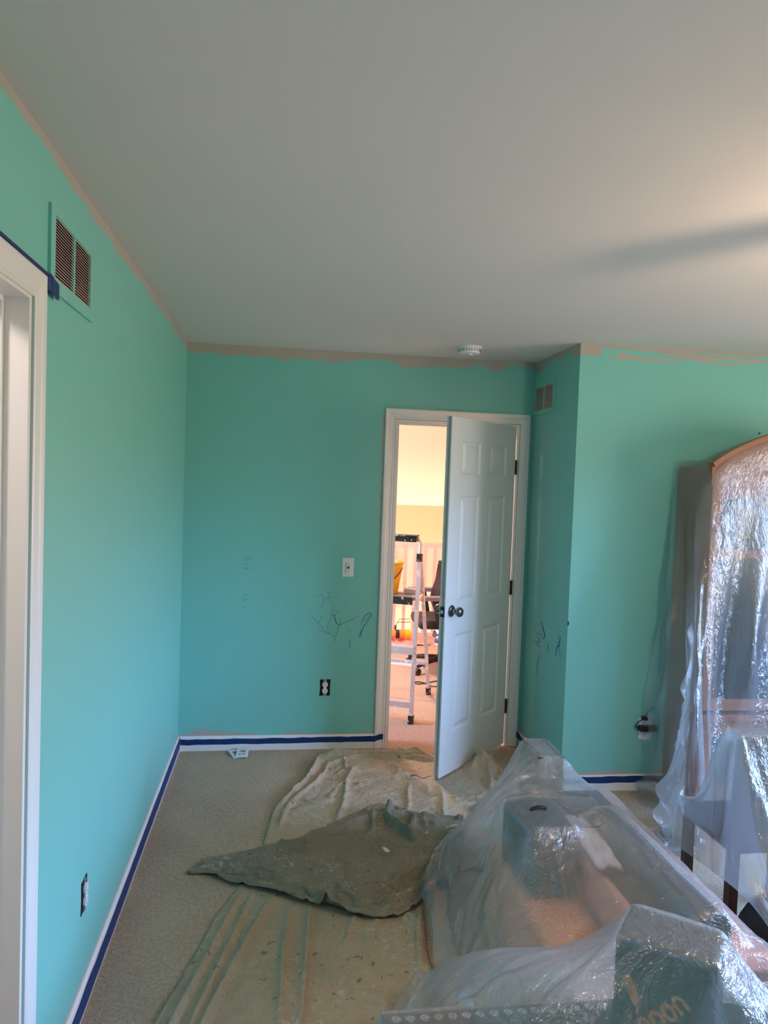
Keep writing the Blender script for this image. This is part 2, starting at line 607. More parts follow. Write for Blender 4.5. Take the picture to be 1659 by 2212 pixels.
struct('wall_right', mb, 'wall_plain', 'turquoise wall with the daylight window', 'wall')
struct('wall_rear', MB().box(0, XR, YR-0.12, YR, 0, H), 'wall_plain', 'turquoise wall facing the open door from across the room', 'wall')

# recess behind the left opening
mb = MB()
mb.box(-0.95, -0.85, LY0-0.4, LY1+0.4, 0, H); mb.box(-0.85, -0.12, LY1+0.3, LY1+0.4, 0, H)
mb.box(-0.85, -0.12, LY0-0.4, LY0-0.3, 0, H); mb.box(-0.95, -0.12, LY0-0.4, LY1+0.4, H, H+0.1)
struct('wall_closet', mb, 'ceiling', 'white closet walls beyond the cased opening', 'wall')

# closet lamp on the closet ceiling, out of sight
cl_ = thing('closet_lamp', (-0.55, -3.25, 2.3), 'white globe lamp on the closet ceiling', 'lamp')
build('lamp_base', MB().lathe([(0, H), (0.06, H), (0.06, H-0.03), (0, H-0.03)], (-0.55, -3.25, 0), 'z', 20), 'white_plastic', cl_)
build('lamp_globe', MB().lathe([(0.05, H-0.03), (0.085, H-0.06), (0.09, H-0.10), (0.06, H-0.14), (0, H-0.15)], (-0.55, -3.25, 0), 'z', 20), 'closet_globe', cl_, True)

# window
wd = thing('window_1', (XR+0.06, (WIN_Y0+WIN_Y1)/2, WIN_Z0), 'white two-sash window letting daylight into the turquoise room', 'window', kind='structure')
ym = (WIN_Y0+WIN_Y1)/2
mb = MB()
for y0, y1, z0, z1 in ((WIN_Y0, WIN_Y1, WIN_Z0, WIN_Z0+0.05), (WIN_Y0, WIN_Y1, WIN_Z1-0.05, WIN_Z1), (WIN_Y0, WIN_Y0+0.05, WIN_Z0+0.05, WIN_Z1-0.05), (WIN_Y1-0.05, WIN_Y1, WIN_Z0+0.05, WIN_Z1-0.05), (ym-0.035, ym+0.035, WIN_Z0+0.05, WIN_Z1-0.05)):
    mb.box(XR+0.03, XR+0.09, y0, y1, z0, z1)
build('window_frame', mb, 'trim', wd)
for y0, y1 in ((WIN_Y0+0.05, ym-0.035), (ym+0.035, WIN_Y1-0.05)):
    build('pane', MB().box(XR+0.056, XR+0.060, y0, y1, WIN_Z0+0.05, WIN_Z1-0.05), 'win_glass', wd)
build('window_sill', MB().box(XR-0.05, XR+0.03, WIN_Y0-0.05, WIN_Y1+0.05, WIN_Z0-0.025, WIN_Z0), 'trim', wd)

# ---- casings
PROF = [(0.0, 0.0), (0.0, 0.009), (0.004, 0.0115), (0.009, 0.0115), (0.013, 0.009), (0.020, 0.0095), (0.034, 0.013), (0.040, 0.0165), (0.056, 0.018), (0.061, 0.0165), (0.063, 0.012), (0.063, 0.0)]


def casing_piece(p0, p1):
    """p0(o,h), p1(o,h): functions giving the two mitred ends"""
    n = len(PROF)
    mb = MB()
    mb.add([p0(o_, h_) for o_, h_ in PROF] + [p1(o_, h_) for o_, h_ in PROF],
           [(i, i+1, n+i+1, n+i) for i in range(n-1)] + [tuple(range(n)), tuple(range(n, 2*n))])
    return mb


t1 = thing('trim_1', ((DX0+DX1)/2, 0, 0), 'white moulded casing and jamb around the open door', 'door trim', kind='structure')
a0, a1, zt = DX0-0.004, DX1+0.004, DZ+0.004
build('side_casing', casing_piece(lambda o_, h_: (a0-o_, -h_, 0), lambda o_, h_: (a0-o_, -h_, zt+o_)), 'trim', t1)
build('head_casing', casing_piece(lambda o_, h_: (a0-o_, -h_, zt+o_), lambda o_, h_: (a1+o_, -h_, zt+o_)), 'trim', t1)
build('side_casing', casing_piece(lambda o_, h_: (a1+o_, -h_, zt+o_), lambda o_, h_: (a1+o_, -h_, 0)), 'trim', t1)
build('jamb', MB().box(DX0, DX0+0.016, -0.004, 0.124, 0, DZ-0.016), 'trim', t1)
build('jamb', MB().box(DX1-0.016, DX1, -0.004, 0.124, 0, DZ-0.016), 'trim', t1)
build('head_jamb', MB().box(DX0, DX1, -0.004, 0.124, DZ-0.016, DZ), 'trim', t1)
mb = MB()
mb.box(DX0+0.016, DX0+0.028, 0.036, 0.07, 0, DZ-0.016); mb.box(DX1-0.028, DX1-0.016, 0.036, 0.07, 0, DZ-0.016)
mb.box(DX0+0.028, DX1-0.028, 0.036, 0.07, DZ-0.028, DZ-0.016)
build('door_stop', mb, 'trim', t1)
# far side casing, seen from the next room
for xx in (DX0-0.06, DX1):
    build('far_casing', MB().box(xx, xx+0.06, 0.12, 0.136, 0, DZ+0.06), 'trim', t1)

t2 = thing('trim_2', (0, (LY0+LY1)/2, 0), 'white moulded casing around the opening in the long turquoise wall', 'door trim', kind='structure')
b0, b1, zt2 = LY0-0.004, LY1+0.006, DZ+0.006
build('side_casing', casing_piece(lambda o_, h_: (h_, b1+o_, 0), lambda o_, h_: (h_, b1+o_, zt2+o_)), 'trim', t2)
build('head_casing', casing_piece(lambda o_, h_: (h_, b1+o_, zt2+o_), lambda o_, h_: (h_, b0-o_, zt2+o_)), 'trim', t2)
build('side_casing', casing_piece(lambda o_, h_: (h_, b0-o_, zt2+o_), lambda o_, h_: (h_, b0-o_, 0)), 'trim', t2)
build('jamb', MB().box(-0.124, 0.004, LY1-0.016, LY1, 0, DZ-0.002), 'trim', t2)
build('jamb', MB().box(-0.124, 0.004, LY0, LY0+0.016, 0, DZ-0.002), 'trim', t2)
build('head_jamb', MB().box(-0.124, 0.004, LY0, LY1, DZ-0.002, DZ+0.016), 'trim', t2)
mb = MB()
mb.box(-0.085, -0.048, LY1-0.028, LY1-0.016, 0, DZ-0.002, 0.003)
mb.box(-0.085, -0.048, LY0+0.016, LY0+0.028, 0, DZ-0.002)
mb.box(-0.085, -0.048, LY0+0.028, LY1-0.028, DZ-0.014, DZ-0.002)
build('door_stop', mb, 'trim', t2)


# ---- baseboards
def baseboard(name, axis, a, b, wallc, sgn, label, h=0.088, th=0.013):
    prof = [(0, 0), (th, 0), (th, h-0.016), (th*0.75, h-0.006), (th*0.35, h), (0, h)]
    mb = MB()
    if axis == 'y':
        mb.prism([(wallc+sgn*p, z) for p, z in prof], b-a, 'y', a)
    else:
        n = len(prof)
        mb.add([(a, wallc+sgn*p, z) for p, z in prof] + [(b, wallc+sgn*p, z) for p, z in prof],
               [(i, (i+1) % n, n+(i+1) % n, n+i) for i in range(n)] + [tuple(range(n)), tuple(range(n, 2*n))])
    return struct(name, mb, 'trim', label, 'baseboard')


baseboard('baseboard_left', 'y', LY1+0.07, 0.0, 0, 1, 'white baseboard along the long turquoise wall')
baseboard('baseboard_back', 'x', 0.013, DX0-0.068, 0, -1, 'white baseboard between the corner and the open door')
baseboard('baseboard_return', 'y', -DA, 0.0, W1, -1, 'white baseboard on the short return wall beside the door')
baseboard('baseboard_alcove', 'x', W1+0.0, XR, -DA, -1, 'white baseboard running behind the covered hutch')


# ---- blue masking tape
def tape_ribbon(pts, normal, height, th=0.0012, seed=0):
    """strip following pts (centre line), standing in the wall plane, with slightly uneven edges"""
    rng = random.Random(seed)
    mb = MB()
    n = Vector(normal)
    vs = []
    for p in pts:
        j = rng.uniform(-0.002, 0.002)
        k = rng.uniform(-0.002, 0.002)
        for off in (0.0, th):
            vs += [Vector(p)+n*off+Vector((0, 0, -height/2+j)), Vector(p)+n*off+Vector((0, 0, height/2+k))]
    fs = []
    for i in range(len(pts)-1):
        a = i*4; b = a+4
        fs += [(a+2, b+2, b+3, a+3), (a, a+1, b+1, b), (a+1, a+3, b+3, b+1), (a, b, b+2, a+2)]
    fs += [(0, 2, 3, 1), tuple(len(vs)-4+i for i in (0, 1, 3, 2))]
    return mb.add(vs, fs)


def lerp(a, b, n):
    return [tuple(a[k]+(b[k]-a[k])*i/(n-1) for k in range(3)) for i in range(n)]


tag(build('masking_tape', tape_ribbon(lerp((0.0133, LY1+0.075, 0.040), (0.0133, -0.016, 0.050), 40), (1, 0, 0), 0.062, seed=1), 'tape'),
    'blue masking tape along the baseboard of the long turquoise wall', 'tape', 'blue masking tape strips')
pts = lerp((0.016, -0.0133, 0.0535), (1.16, -0.0133, 0.060), 26) + [(1.178, -0.0145, 0.060), (1.194, -0.019, 0.062), (1.206, -0.0195, 0.068), (1.224, -0.0215, 0.074), (1.243, -0.026, 0.078)]
tag(build('masking_tape', tape_ribbon(pts, (0, -1, 0), 0.034, seed=2), 'tape'),
    'blue masking tape on the end wall baseboard, torn end curling over the door casing', 'tape', 'blue masking tape strips')
pts = [(W1-0.030, 0.0-0.024, 0.082), (W1-0.018, -0.035, 0.072)] + lerp((W1-0.0133, -0.05, 0.062), (W1-0.0133, -DA, 0.060), 14)
tag(build('masking_tape', tape_ribbon(pts, (-1, 0, 0), 0.036, seed=3), 'tape'),
    'short blue masking tape strip on the return wall baseboard', 'tape', 'blue masking tape strips')
tag(build('masking_tape', tape_ribbon(lerp((W1-0.01, -DA-0.0133, 0.064), (2.72, -DA-0.0133, 0.064), 16), (0, -1, 0), 0.036, seed=4), 'tape'),
    'blue masking tape on the dark baseboard next to the covered hutch', 'tape', 'blue masking tape strips')
tp = thing('masking_tape', (0, -2.9, 2.118), 'blue masking tape along the top of the cased opening, end stuck to the vent', 'tape', 'blue masking tape strips')
mb = MB().box(0.0005, 0.019, -3.55, -2.694, 2.1135, 2.120)
mb.box(0.0005, 0.0024, -3.55, -2.66, 2.1145, 2.128)
build('tape_strip', mb, 'tape', tp)
G = np.array([[(0.0145+0.003*math.sin(i*0.9), -2.690+0.098*i/6, 2.124-0.040*j/4-0.004*i/6+0.002*math.sin(i*1.7+j)) for j in range(5)] for i in range(7)])
mb = MB().grid(G)
ob = build('tape_end', mb, 'tape', tp, True)
sm = ob.modifiers.new('t', 'SOLIDIFY'); sm.thickness = 0.001

# ------------------------------------------------------------------ door
HG = Vector((DX1-0.018, -0.004, 0))
ang = math.radians(225.0)      # direction of the slab from the hinge
DIR = Vector((math.cos(ang), math.sin(ang), 0))
DW, DH, DT = 0.762, 2.015, 0.035
# slab frame: local x from hinge to latch, local y through the thickness (towards the room side), local z up
NRM = Vector((-DIR.y, DIR.x, 0))      # faces +x, -y (room side)
DM = Matrix((DIR, NRM, Vector((0, 0, 1)))).transposed().to_4x4()
DM.translation = HG + NRM*(-DT/2) + Vector((0, 0, 0.018)) + DIR*0.004
door = thing('door_1', HG, 'white six-panel door standing half open with a dark metal knob', 'door', kind='structure')
st_w, mid = 0.112, 0.10
rails = [(0.0, 0.235), (0.80, 0.965), (1.585, 1.69), (1.895, DH)]
core = 0.009
slab = MB(DM).box(0.0, DW, -core, core, 0, DH)
build('door_core', slab, 'door', door)


def bev_frame(x0, x1, z0, z1):
    return MB(DM).box(x0, x1, -DT/2, DT/2, z0, z1)


for x0, x1 in ((0, st_w), (DW-st_w, DW)):
    build('stile', bev_frame(x0, x1, 0, DH), 'door', door)
for z0, z1 in rails:
    build('rail', bev_frame(st_w, DW-st_w, z0, z1), 'door', door)
pz = [(0.235, 0.80), (0.965, 1.585), (1.69, 1.895)]
px = [(st_w, DW/2-mid/2), (DW/2+mid/2, DW-st_w)]
for z0, z1 in pz:
    build('mullion', bev_frame(DW/2-mid/2, DW/2+mid/2, z0, z1), 'door', door)
    for x0, x1 in px:
        mb = MB(DM)
        for s_ in (-1, 1):
            # moulded sticking that slopes into the recess, then the raised field
            lv = [(0.0, DT/2), (0.006, DT/2-0.001), (0.017, DT/2-0.008), (0.024, DT/2-0.0085), (0.044, DT/2-0.0015), (0.047, DT/2-0.001)]
            vs, fs = [], []
            for o_, h_ in lv:
                vs += [(x0+o_, s_*h_, z0+o_), (x1-o_, s_*h_, z0+o_), (x1-o_, s_*h_, z1-o_), (x0+o_, s_*h_, z1-o_)]
            for i in range(len(lv)-1):
                fs += [(i*4+k, i*4+(k+1) % 4, (i+1)*4+(k+1) % 4, (i+1)*4+k) for k in range(4)]
            k = (len(lv)-1)*4
            fs.append((k, k+1, k+2, k+3))
            mb.add(vs, fs)
        build('panel', mb, 'door', door)
kz, kx = 0.935, DW-0.066
kp = [(0.0, 0.0), (0.033, 0.0), (0.033, 0.004), (0.027, 0.010), (0.014, 0.013), (0.012, 0.030), (0.020, 0.036), (0.0275, 0.046), (0.0275, 0.058), (0.022, 0.067), (0.012, 0.070), (0.0, 0.070)]
for s_ in (1, -1):
    kb = MB(DM).lathe([(r, s_*(DT/2+h)) for r, h in kp], (kx, 0, kz), 'y', 28)
    tag(build('knob', kb, 'metal', door, math.radians(50)), 'dark brushed metal door knob with round rose')
lp = build('latch_plate', MB(DM).box(DW-0.0005, DW+0.0015, -0.013, 0.013, kz-0.029, kz+0.029, 0.0006), 'bronze', door)
build('latch_bolt', MB(DM).box(DW+0.0012, DW+0.010, -0.007, 0.007, kz-0.010, kz+0.010, 0.002), 'zinc', lp)
for hz in (0.26, 1.02, 1.78):
    hg = build('hinge', MB().lathe([(0.0, hz-0.045), (0.007, hz-0.045), (0.007, hz+0.045), (0.0, hz+0.045)], (HG.x+0.004, HG.y-0.008, 0), 'z', 12), 'bronze', door, math.radians(40))
    build('hinge_leaf', MB().box(DX1-0.020, DX1-0.0155, -0.006, 0.034, hz-0.045, hz+0.045), 'bronze', hg)
    build('hinge_leaf', MB(DM).box(-0.002, 0.0005, -DT/2, DT/2, hz-0.063, hz+0.027), 'bronze', hg)


# ------------------------------------------------------------------ vents
def vent(wx, sgn, y0, y1, z0, z1, oy0, oy1, oz0, oz1, label):
    v = thing('air_vent', (wx, (y0+y1)/2, z0), label, 'vent', 'painted return air grilles')
    xa, xb = (wx, wx+sgn*0.008)
    lo, hi = min(xa, xb), max(xa, xb)
    mb = MB()
    mb.box(lo, hi, y0, oy0, z0, z1); mb.box(lo, hi, oy1, y1, z0, z1)
    mb.box(lo, hi, oy0, oy1, z0, oz0); mb.box(lo, hi, oy0, oy1, oz1, z1)
    build('grille_frame', mb, 'vent_paint', v)
    ym_ = (oy0+oy1)/2
    build('grille_mullion', MB().box(lo, hi, ym_-0.006, ym_+0.006, oz0, oz1), 'vent_paint', v)
    build('duct_back', MB().box(wx+sgn*0.0003, wx+sgn*0.001, oy0, oy1, oz0, oz1), 'duct', v)
    n = 20
    p = (oz1-oz0)/n
    for a, b in ((oy0, ym_-0.006), (ym_+0.006, oy1)):
        mb = MB().add([(wx+sgn*0.0015, y, oz0+p*0.92+dz) for dz in (0, 0.0012) for y in (a, b)] + [(wx+sgn*0.0075, y, oz0+p*0.14+dz) for dz in (0, 0.0012) for y in (a, b)],
                      [(0, 1, 5, 4), (2, 6, 7, 3), (0, 2, 3, 1), (4, 5, 7, 6), (0, 4, 6, 2), (1, 3, 7, 5)])
        s0 = build('slat', mb, 'vent_slat', v)
        c0 = WLOC[s0].copy()
        for i in range(1, n):
            copy_part(s0, c0+Vector((0, 0, p*i)), v)
    return v


vent(0.0, 1, -2.648, -2.245, 2.098, 2.300, -2.612, -2.275, 2.132, 2.282, 'painted wall grille above the cased opening, blue tape on its corner')
vent(W1, -1, -0.372, -0.006, 2.105, 2.300, -0.338, -0.040, 2.130, 2.272, 'painted wall grille high on the return wall by the door')

# ------------------------------------------------------------------ smoke detector
sd = thing('smoke_detector', (1.604, -0.385, H-0.045), 'round white smoke detector on the ceiling near the door', 'smoke detector')
build('base_plate', MB().lathe([(0.0, H), (0.072, H), (0.072, H-0.008), (0.066, H-0.011), (0, H-0.011)], (1.604, -0.385, 0), 'z', 40), 'white_plastic', sd, math.radians(40))
build('body', MB().lathe([(0.060, H-0.011), (0.062, H-0.030), (0.058, H-0.038), (0.030, H-0.042), (0, H-0.042)], (1.604, -0.385, 0), 'z', 40), 'white_plastic', sd, math.radians(40))
build('test_button', MB().lathe([(0.013, H-0.041), (0.013, H-0.047), (0.010, H-0.049), (0, H-0.049)], (1.606, -0.405, 0), 'z', 20), 'white_plastic', sd, math.radians(40))
mb = MB()
for k in range(24):
    a = 2*PI*k/24
    mb.box(1.604+0.0612*math.cos(a)-0.002, 1.604+0.0612*math.cos(a)+0.002, -0.385+0.0612*math.sin(a)-0.002, -0.385+0.0612*math.sin(a)+0.002, H-0.028, H-0.016)
build('vent_slots', mb, 'chair_grey', sd)

# ------------------------------------------------------------------ switch and outlets
sw = thing('light_switch', (0.992, 0, 1.069), 'white dimmer switch plate on the turquoise wall beside the door', 'light switch')
build('switch_plate', MB().box(0.957, 1.027, -0.006, 0, 1.069, 1.185, 0.0025), 'white_plastic', sw)
build('switch_rocker', MB().box(0.976, 1.010, -0.0085, -0.006, 1.094, 1.160, 0.001), 'white_plastic', sw)
build('slider_slot', MB().box(0.9785, 0.9805, -0.0092, -0.0085, 1.097, 1.157), 'chair_grey', sw)
build('dimmer_dial', MB().lathe([(0, -0.0085), (0.009, -0.0085), (0.008, -0.0125), (0, -0.0125)], (0.994, 0, 1.127), 'y', 20), 'chair_grey', sw)
for zz in (1.105, 1.149):
    build('screw', MB().lathe([(0, -0.0085), (0.003, -0.0085), (0.0025, -0.0098), (0, -0.0098)], (0.994, 0, zz), 'y', 10), 'chair_grey', sw)


def receptacle(nm, M4, label, faded=False):
    """open duplex outlet: local x across, local y out of the wall (negative = room), local z up, centre at 0"""
    r = thing(nm, M4.translation-Vector((0, 0, 0.05)), label, 'outlet', 'uncovered duplex outlets')
    mb = MB(M4)
    rng = random.Random(5)
    poly = []
    for cx, cz in ((-0.033, -0.050), (0.030, -0.050), (0.033, 0.048), (-0.030, 0.050)):
        for k in range(4):
            poly.append((cx+rng.uniform(-0.003, 0.003), cz+rng.uniform(-0.003, 0.003)))
    poly = [(-0.033, -0.044), (-0.034, -0.051), (-0.024, -0.050), (0, -0.049), (0.024, -0.051), (0.031, -0.050), (0.032, -0.040), (0.031, 0), (0.033, 0.040), (0.033, 0.050), (0.022, 0.051), (-0.02, 0.050), (-0.030, 0.051), (-0.032, 0.040), (-0.029, 0)]
    mb.prism(poly, 0.002, 'y', -0.002)
    build('outlet_box', mb, 'hole', r)
    build('mounting_strap', MB(M4).box(-0.010, 0.010, -0.005, -0.002, -0.050, 0.050), 'zinc', r)
    for s_ in (-1, 1):
        c = s_*0.0195
        pl = [(0.0172*math.cos(a), c+max(-0.0145, min(0.0145, 0.0172*math.sin(a)))) for a in [2*PI*k/24 for k in range(24)]]
        fc = build('socket_face', MB(M4).prism(pl, 0.007, 'y', -0.010), 'white_plastic', r)
        sl = MB(M4)
        sl.box(-0.0075, -0.0055, -0.0105, -0.010, c+0.000, c+0.009)
        sl.box(0.0055, 0.0075, -0.0105, -0.010, c+0.001, c+0.008)
        sl.lathe([(0, -0.0105), (0.0025, -0.0105), (0.0025, -0.010), (0, -0.010)], (0, 0, c-0.007), 'y', 10)
        build('slot', sl, 'hole', fc)
    build('bridge', MB(M4).box(-0.008, 0.008, -0.009, -0.003, -0.006, 0.006), 'white_plastic', r)
    for s_ in (-1, 1):
        build('screw', MB(M4).lathe([(0, -0.0062), (0.0035, -0.0062), (0.0035, -0.005), (0, -0.005)], (0, 0, s_*0.044), 'y', 10), 'zinc', r)
    return r


Mo = Matrix.Identity(4); Mo.translation = (0.874, 0, 0.381)
receptacle('wall_outlet', Mo, 'white duplex outlet without cover plate below the crayon scribbles')
Mo = Matrix.Rotation(-PI/2, 4, 'Z').inverted(); Mo.translation = (0.0, -2.195, 0.363)
receptacle('wall_outlet', Mo, 'uncovered outlet on the long turquoise wall above the taped baseboard')

# outlet with plugs by the hutch
ro = thing('wall_outlet', (2.61, -DA, 0.275), 'white outlet plate half hidden by the hutch film, black plugs in it', 'outlet')
build('cover_plate', MB().box(2.572, 2.648, -DA-0.006, -DA, 0.283, 0.405, 0.002), 'white_plastic', ro)
fc = build('socket_face', MB().box(2.592, 2.628, -DA-0.0085, -DA-0.006, 0.300, 0.330, 0.001), 'white_plastic', ro)
build('slot', MB().box(2.598, 2.624, -DA-0.009, -DA-0.0085, 0.322, 0.325).box(2.599, 2.607, -DA-0.009, -DA-0.0085, 0.308, 0.314), 'hole', fc)
ad = thing('power_adapter', (2.60, -DA-0.03, 0.345), 'black power adapter plugged into the outlet beside the hutch', 'adapter')
build('adapter_body', MB().box(2.560, 2.665, -DA-0.045, -DA-0.006, 0.338, 0.368, 0.006), 'black', ad)
build('strain_relief', MB().tube([(2.562, -DA-0.025, 0.353), (2.545, -DA-0.025, 0.356), (2.540, -DA-0.025, 0.366)], 0.004), 'black', ad)
build('cable', MB().tube([(2.540, -DA-0.025, 0.366), (2.545, -DA-0.028, 0.382), (2.570, -DA-0.030, 0.402), (2.588, -DA-0.030, 0.412)], 0.0028), 'black', ad)
pg = thing('power_plug', (2.60, -DA-0.02, 0.40), 'small black plug atop the outlet with a lead rising behind the film', 'plug')
build('plug_body', MB().box(2.580, 2.606, -DA-0.040, -DA-0.006, 0.400, 0.418, 0.003), 'black', pg)
build('cable', MB().tube([(2.594, -DA-0.030, 0.418), (2.600, -DA-0.032, 0.440), (2.622, -DA-0.034, 0.462), (2.660, -DA-0.034, 0.480), (2.70, -DA-0.03, 0.49)], 0.0028), 'black', pg)

# outlet cover plates lying on the carpet


def cover_plate(M4, label):
    r = thing('outlet_cover_plate', M4.translation, label, 'cover plate', 'loose outlet cover plates')
    # plate with two duplex openings, as a ring mesh (outer outline + holes through a grid)
    bm = bmesh.new()
    W_, L_ = 0.035, 0.0575
    ring = []
    t_ = 0.005
    mb = MB(M4)
    # frame pieces around two openings
    hz = [(-0.0195), 0.0195]
    mb.box(-W_, -0.0172, -L_, L_, 0, t_); mb.box(0.0172, W_, -L_, L_, 0, t_)
    mb.box(-0.0172, 0.0172, -L_, -0.0345, 0, t_); mb.box(-0.0172, 0.0172, 0.0345, L_, 0, t_)
    mb.box(-0.0172, 0.0172, -0.005, 0.005, 0, t_)
    bm.free()
    build('plate', mb, 'white_plastic', r)
    build('screw_hole', MB(M4).lathe([(0, t_), (0.003, t_), (0.003, t_+0.0004), (0, t_+0.0004)], (0, 0, 0), 'z', 10), 'hole', r)
    return r


cover_plate(Matrix.Translation((0.352, -0.083, 0.004)) @ Matrix.Rotation(0.35, 4, 'Z') @ Matrix.Rotation(0.03, 4, 'X'), 'white outlet cover plate on the carpet, half under the other plate')
cover_plate(Matrix.Translation((0.388, -0.088, 0.012)) @ Matrix.Rotation(-0.05, 4, 'Z') @ Matrix.Rotation(0.10, 4, 'X'), 'white outlet cover plate on the carpet, lying on top of the other plate')

# ------------------------------------------------------------------ marks on the walls
PM = [[(0.362, 1.175), (0.393, 1.178)], [(0.362, 1.159), (0.409, 1.17)], [(0.357, 1.137), (0.391, 1.14)], [(0.357, 1.115), (0.367, 1.107), (0.391, 1.112)], [(0.359, 0.947), (0.386, 0.95)], [(0.356, 0.918), (0.397, 0.921)], [(0.357, 0.88), (0.37, 0.869), (0.381, 0.871)]]
SCR = [[(0.79, 0.947), (0.828, 0.956), (0.851, 0.94), (0.849, 0.902), (0.833, 0.882), (0.85, 0.863)], [(0.866, 0.97), (0.888, 0.973), (0.873, 0.954), (0.886, 0.947), (0.867, 0.931), (0.909, 0.941), (0.95, 0.964)], [(0.891, 0.899), (0.91, 0.886), (0.914, 0.86), (0.905, 0.851)], [(0.972, 0.866), (0.934, 0.848), (0.919, 0.818), (0.93, 0.78), (0.946, 0.77)], [(0.958, 0.812), (0.95, 0.767), (0.921, 0.659)], [(0.768, 0.83), (0.834, 0.766), (0.867, 0.737)], [(0.825, 0.74), (0.887, 0.718), (0.923, 0.695)], [(0.899, 0.825), (0.879, 0.76), (0.883, 0.734)], [(0.845, 0.824), (0.824, 0.785)], [(0.996, 0.748), (1.012, 0.744), (1.016, 0.722)]]
CRV = [[(0.902, 0.86), (0.899, 0.825), (0.919, 0.831), (0.923, 0.805), (0.943, 0.773), (0.981, 0.783), (1.067, 0.826)]]
CRB = [[(1.082, 0.771), (1.106, 0.827), (1.138, 0.846), (1.142, 0.833), (1.104, 0.794)], [(1.152, 0.83), (1.105, 0.768), (1.084, 0.722), (1.07, 0.696)], [(1.093, 0.742), (1.082, 0.696)], [(1.019, 0.673), (1.021, 0.63)]]
RTB = [[(-0.294, 0.858), (-0.332, 0.826), (-0.366, 0.791), (-0.349, 0.761)], [(-0.226, 0.771), (-0.295, 0.782), (-0.34, 0.765)], [(-0.196, 0.724), (-0.28, 0.7)], [(-0.255, 0.755), (-0.284, 0.737), (-0.215, 0.716)], [(-0.611, 0.832), (-0.594, 0.783), (-0.566, 0.766), (-0.549, 0.716)], [(-0.555, 0.797), (-0.588, 0.776)], [(-0.58, 0.843), (-0.617, 0.721)], [(-0.407, 0.699), (-0.433, 0.756)], [(-0.427, 0.74), (-0.455, 0.711)], [(-0.303, 0.657), (-0.266, 0.599), (-0.267, 0.525)]]


def catmull(P, k=5):
    if len(P) < 3:
        return P
    Q = [P[0]] + P + [P[-1]]
    out = []
    for i in range(1, len(Q)-2):
        for j in range(k):
            t = j/k
            out.append(tuple(0.5*((2*Q[i][d]) + (-Q[i-1][d]+Q[i+1][d])*t + (2*Q[i-1][d]-5*Q[i][d]+4*Q[i+1][d]-Q[i+2][d])*t*t + (-Q[i-1][d]+3*Q[i][d]-3*Q[i+1][d]+Q[i+2][d])*t**3) for d in range(len(P[0]))))
    return out+[P[-1]]


def marks(name, L, r, mat, wall, fn):
    for l in L:
        c = catmull(l)
        n = len(c)
        rr = [r*(0.45+0.55*math.sin(PI*(i+0.5)/n)) for i in range(n)]
        build(name, MB().tube([fn(a, b) for a, b in c], rr, 5), mat, wall)


marks('pencil_mark', PM, 0.0013, 'pencil', wall_back, lambda a, b: (a, -0.0003, b))
marks('pencil_scribble', SCR, 0.0011, 'pencil', wall_back, lambda a, b: (a, -0.0003, b))
marks('crayon_scribble', CRV, 0.0017, 'crayon', wall_back, lambda a, b: (a, -0.0003, b))
marks('crayon_scribble', CRB, 0.0021, 'crayon_blue', wall_back, lambda a, b: (a, -0.0003, b))
marks('crayon_scribble', RTB[:1]+RTB[4:5], 0.0034, 'crayon_blue', wall_ret, lambda a, b: (W1-0.0003, a, b))
marks('crayon_scribble', RTB[1:4]+RTB[5:], 0.0014, 'crayon_blue', wall_ret, lambda a, b: (W1-0.0003, a, b))
build('screw_anchor', MB().lathe([(0, -DA-0.006), (0.004, -DA-0.006), (0.004, -DA), (0, -DA)], (3.198, 0, 2.004), 'y', 10), 'hole', wall_alc)
build('screw_anchor', MB().box(W1-0.001, W1+0.004, -DA-0.004, -DA+0.002, 0.918, 0.938), 'hole', wall_ret)


# ------------------------------------------------------------------ drop cloths
def vnoise(shape, cells, rng):
    """smooth value noise on an (n, m) grid"""
    n, m_ = shape
    cx, cy = cells
    g = rng.standard_normal((cx+3, cy+3))
    u = np.linspace(0, cx, n); v = np.linspace(0, cy, m_)
    iu = u.astype(int); iv = v.astype(int)
    fu = (u-iu); fv = (v-iv)
    fu = fu*fu*(3-2*fu); fv = fv*fv*(3-2*fv)
    a = g[np.ix_(iu, iv)]; b = g[np.ix_(iu+1, iv)]; c = g[np.ix_(iu, iv+1)]; d = g[np.ix_(iu+1, iv+1)]
    fu = fu[:, None]; fv = fv[None, :]
    return a*(1-fu)*(1-fv)+b*fu*(1-fv)+c*(1-fu)*fv+d*fu*fv


def crease(shape, cells, rng, p=5):
    r_ = 1-np.minimum(np.abs(vnoise(shape, cells, rng)), 1)
    return r_**p


def resample(P, n):
    P = np.array(catmull([tuple(map(float, p)) for p in P], 8))
    d = np.r_[0, np.cumsum(np.linalg.norm(np.diff(P, axis=0), axis=1))]
    t = np.linspace(0, d[-1], n)
    return np.stack([np.interp(t, d, P[:, k]) for k in range(P.shape[1])], 1)


FOLD = {}


def fold_done(G, passes=1):
    F = FOLD.pop(id(G), 0)
    Z = G[..., 2]+F
    for k in range(passes):
        Q = np.pad(Z, 1, mode='edge')
        Z = 0.4*Z+0.15*(Q[2:, 1:-1]+Q[:-2, 1:-1]+Q[1:-1, 2:]+Q[1:-1, :-2])
    G[..., 2] = Z


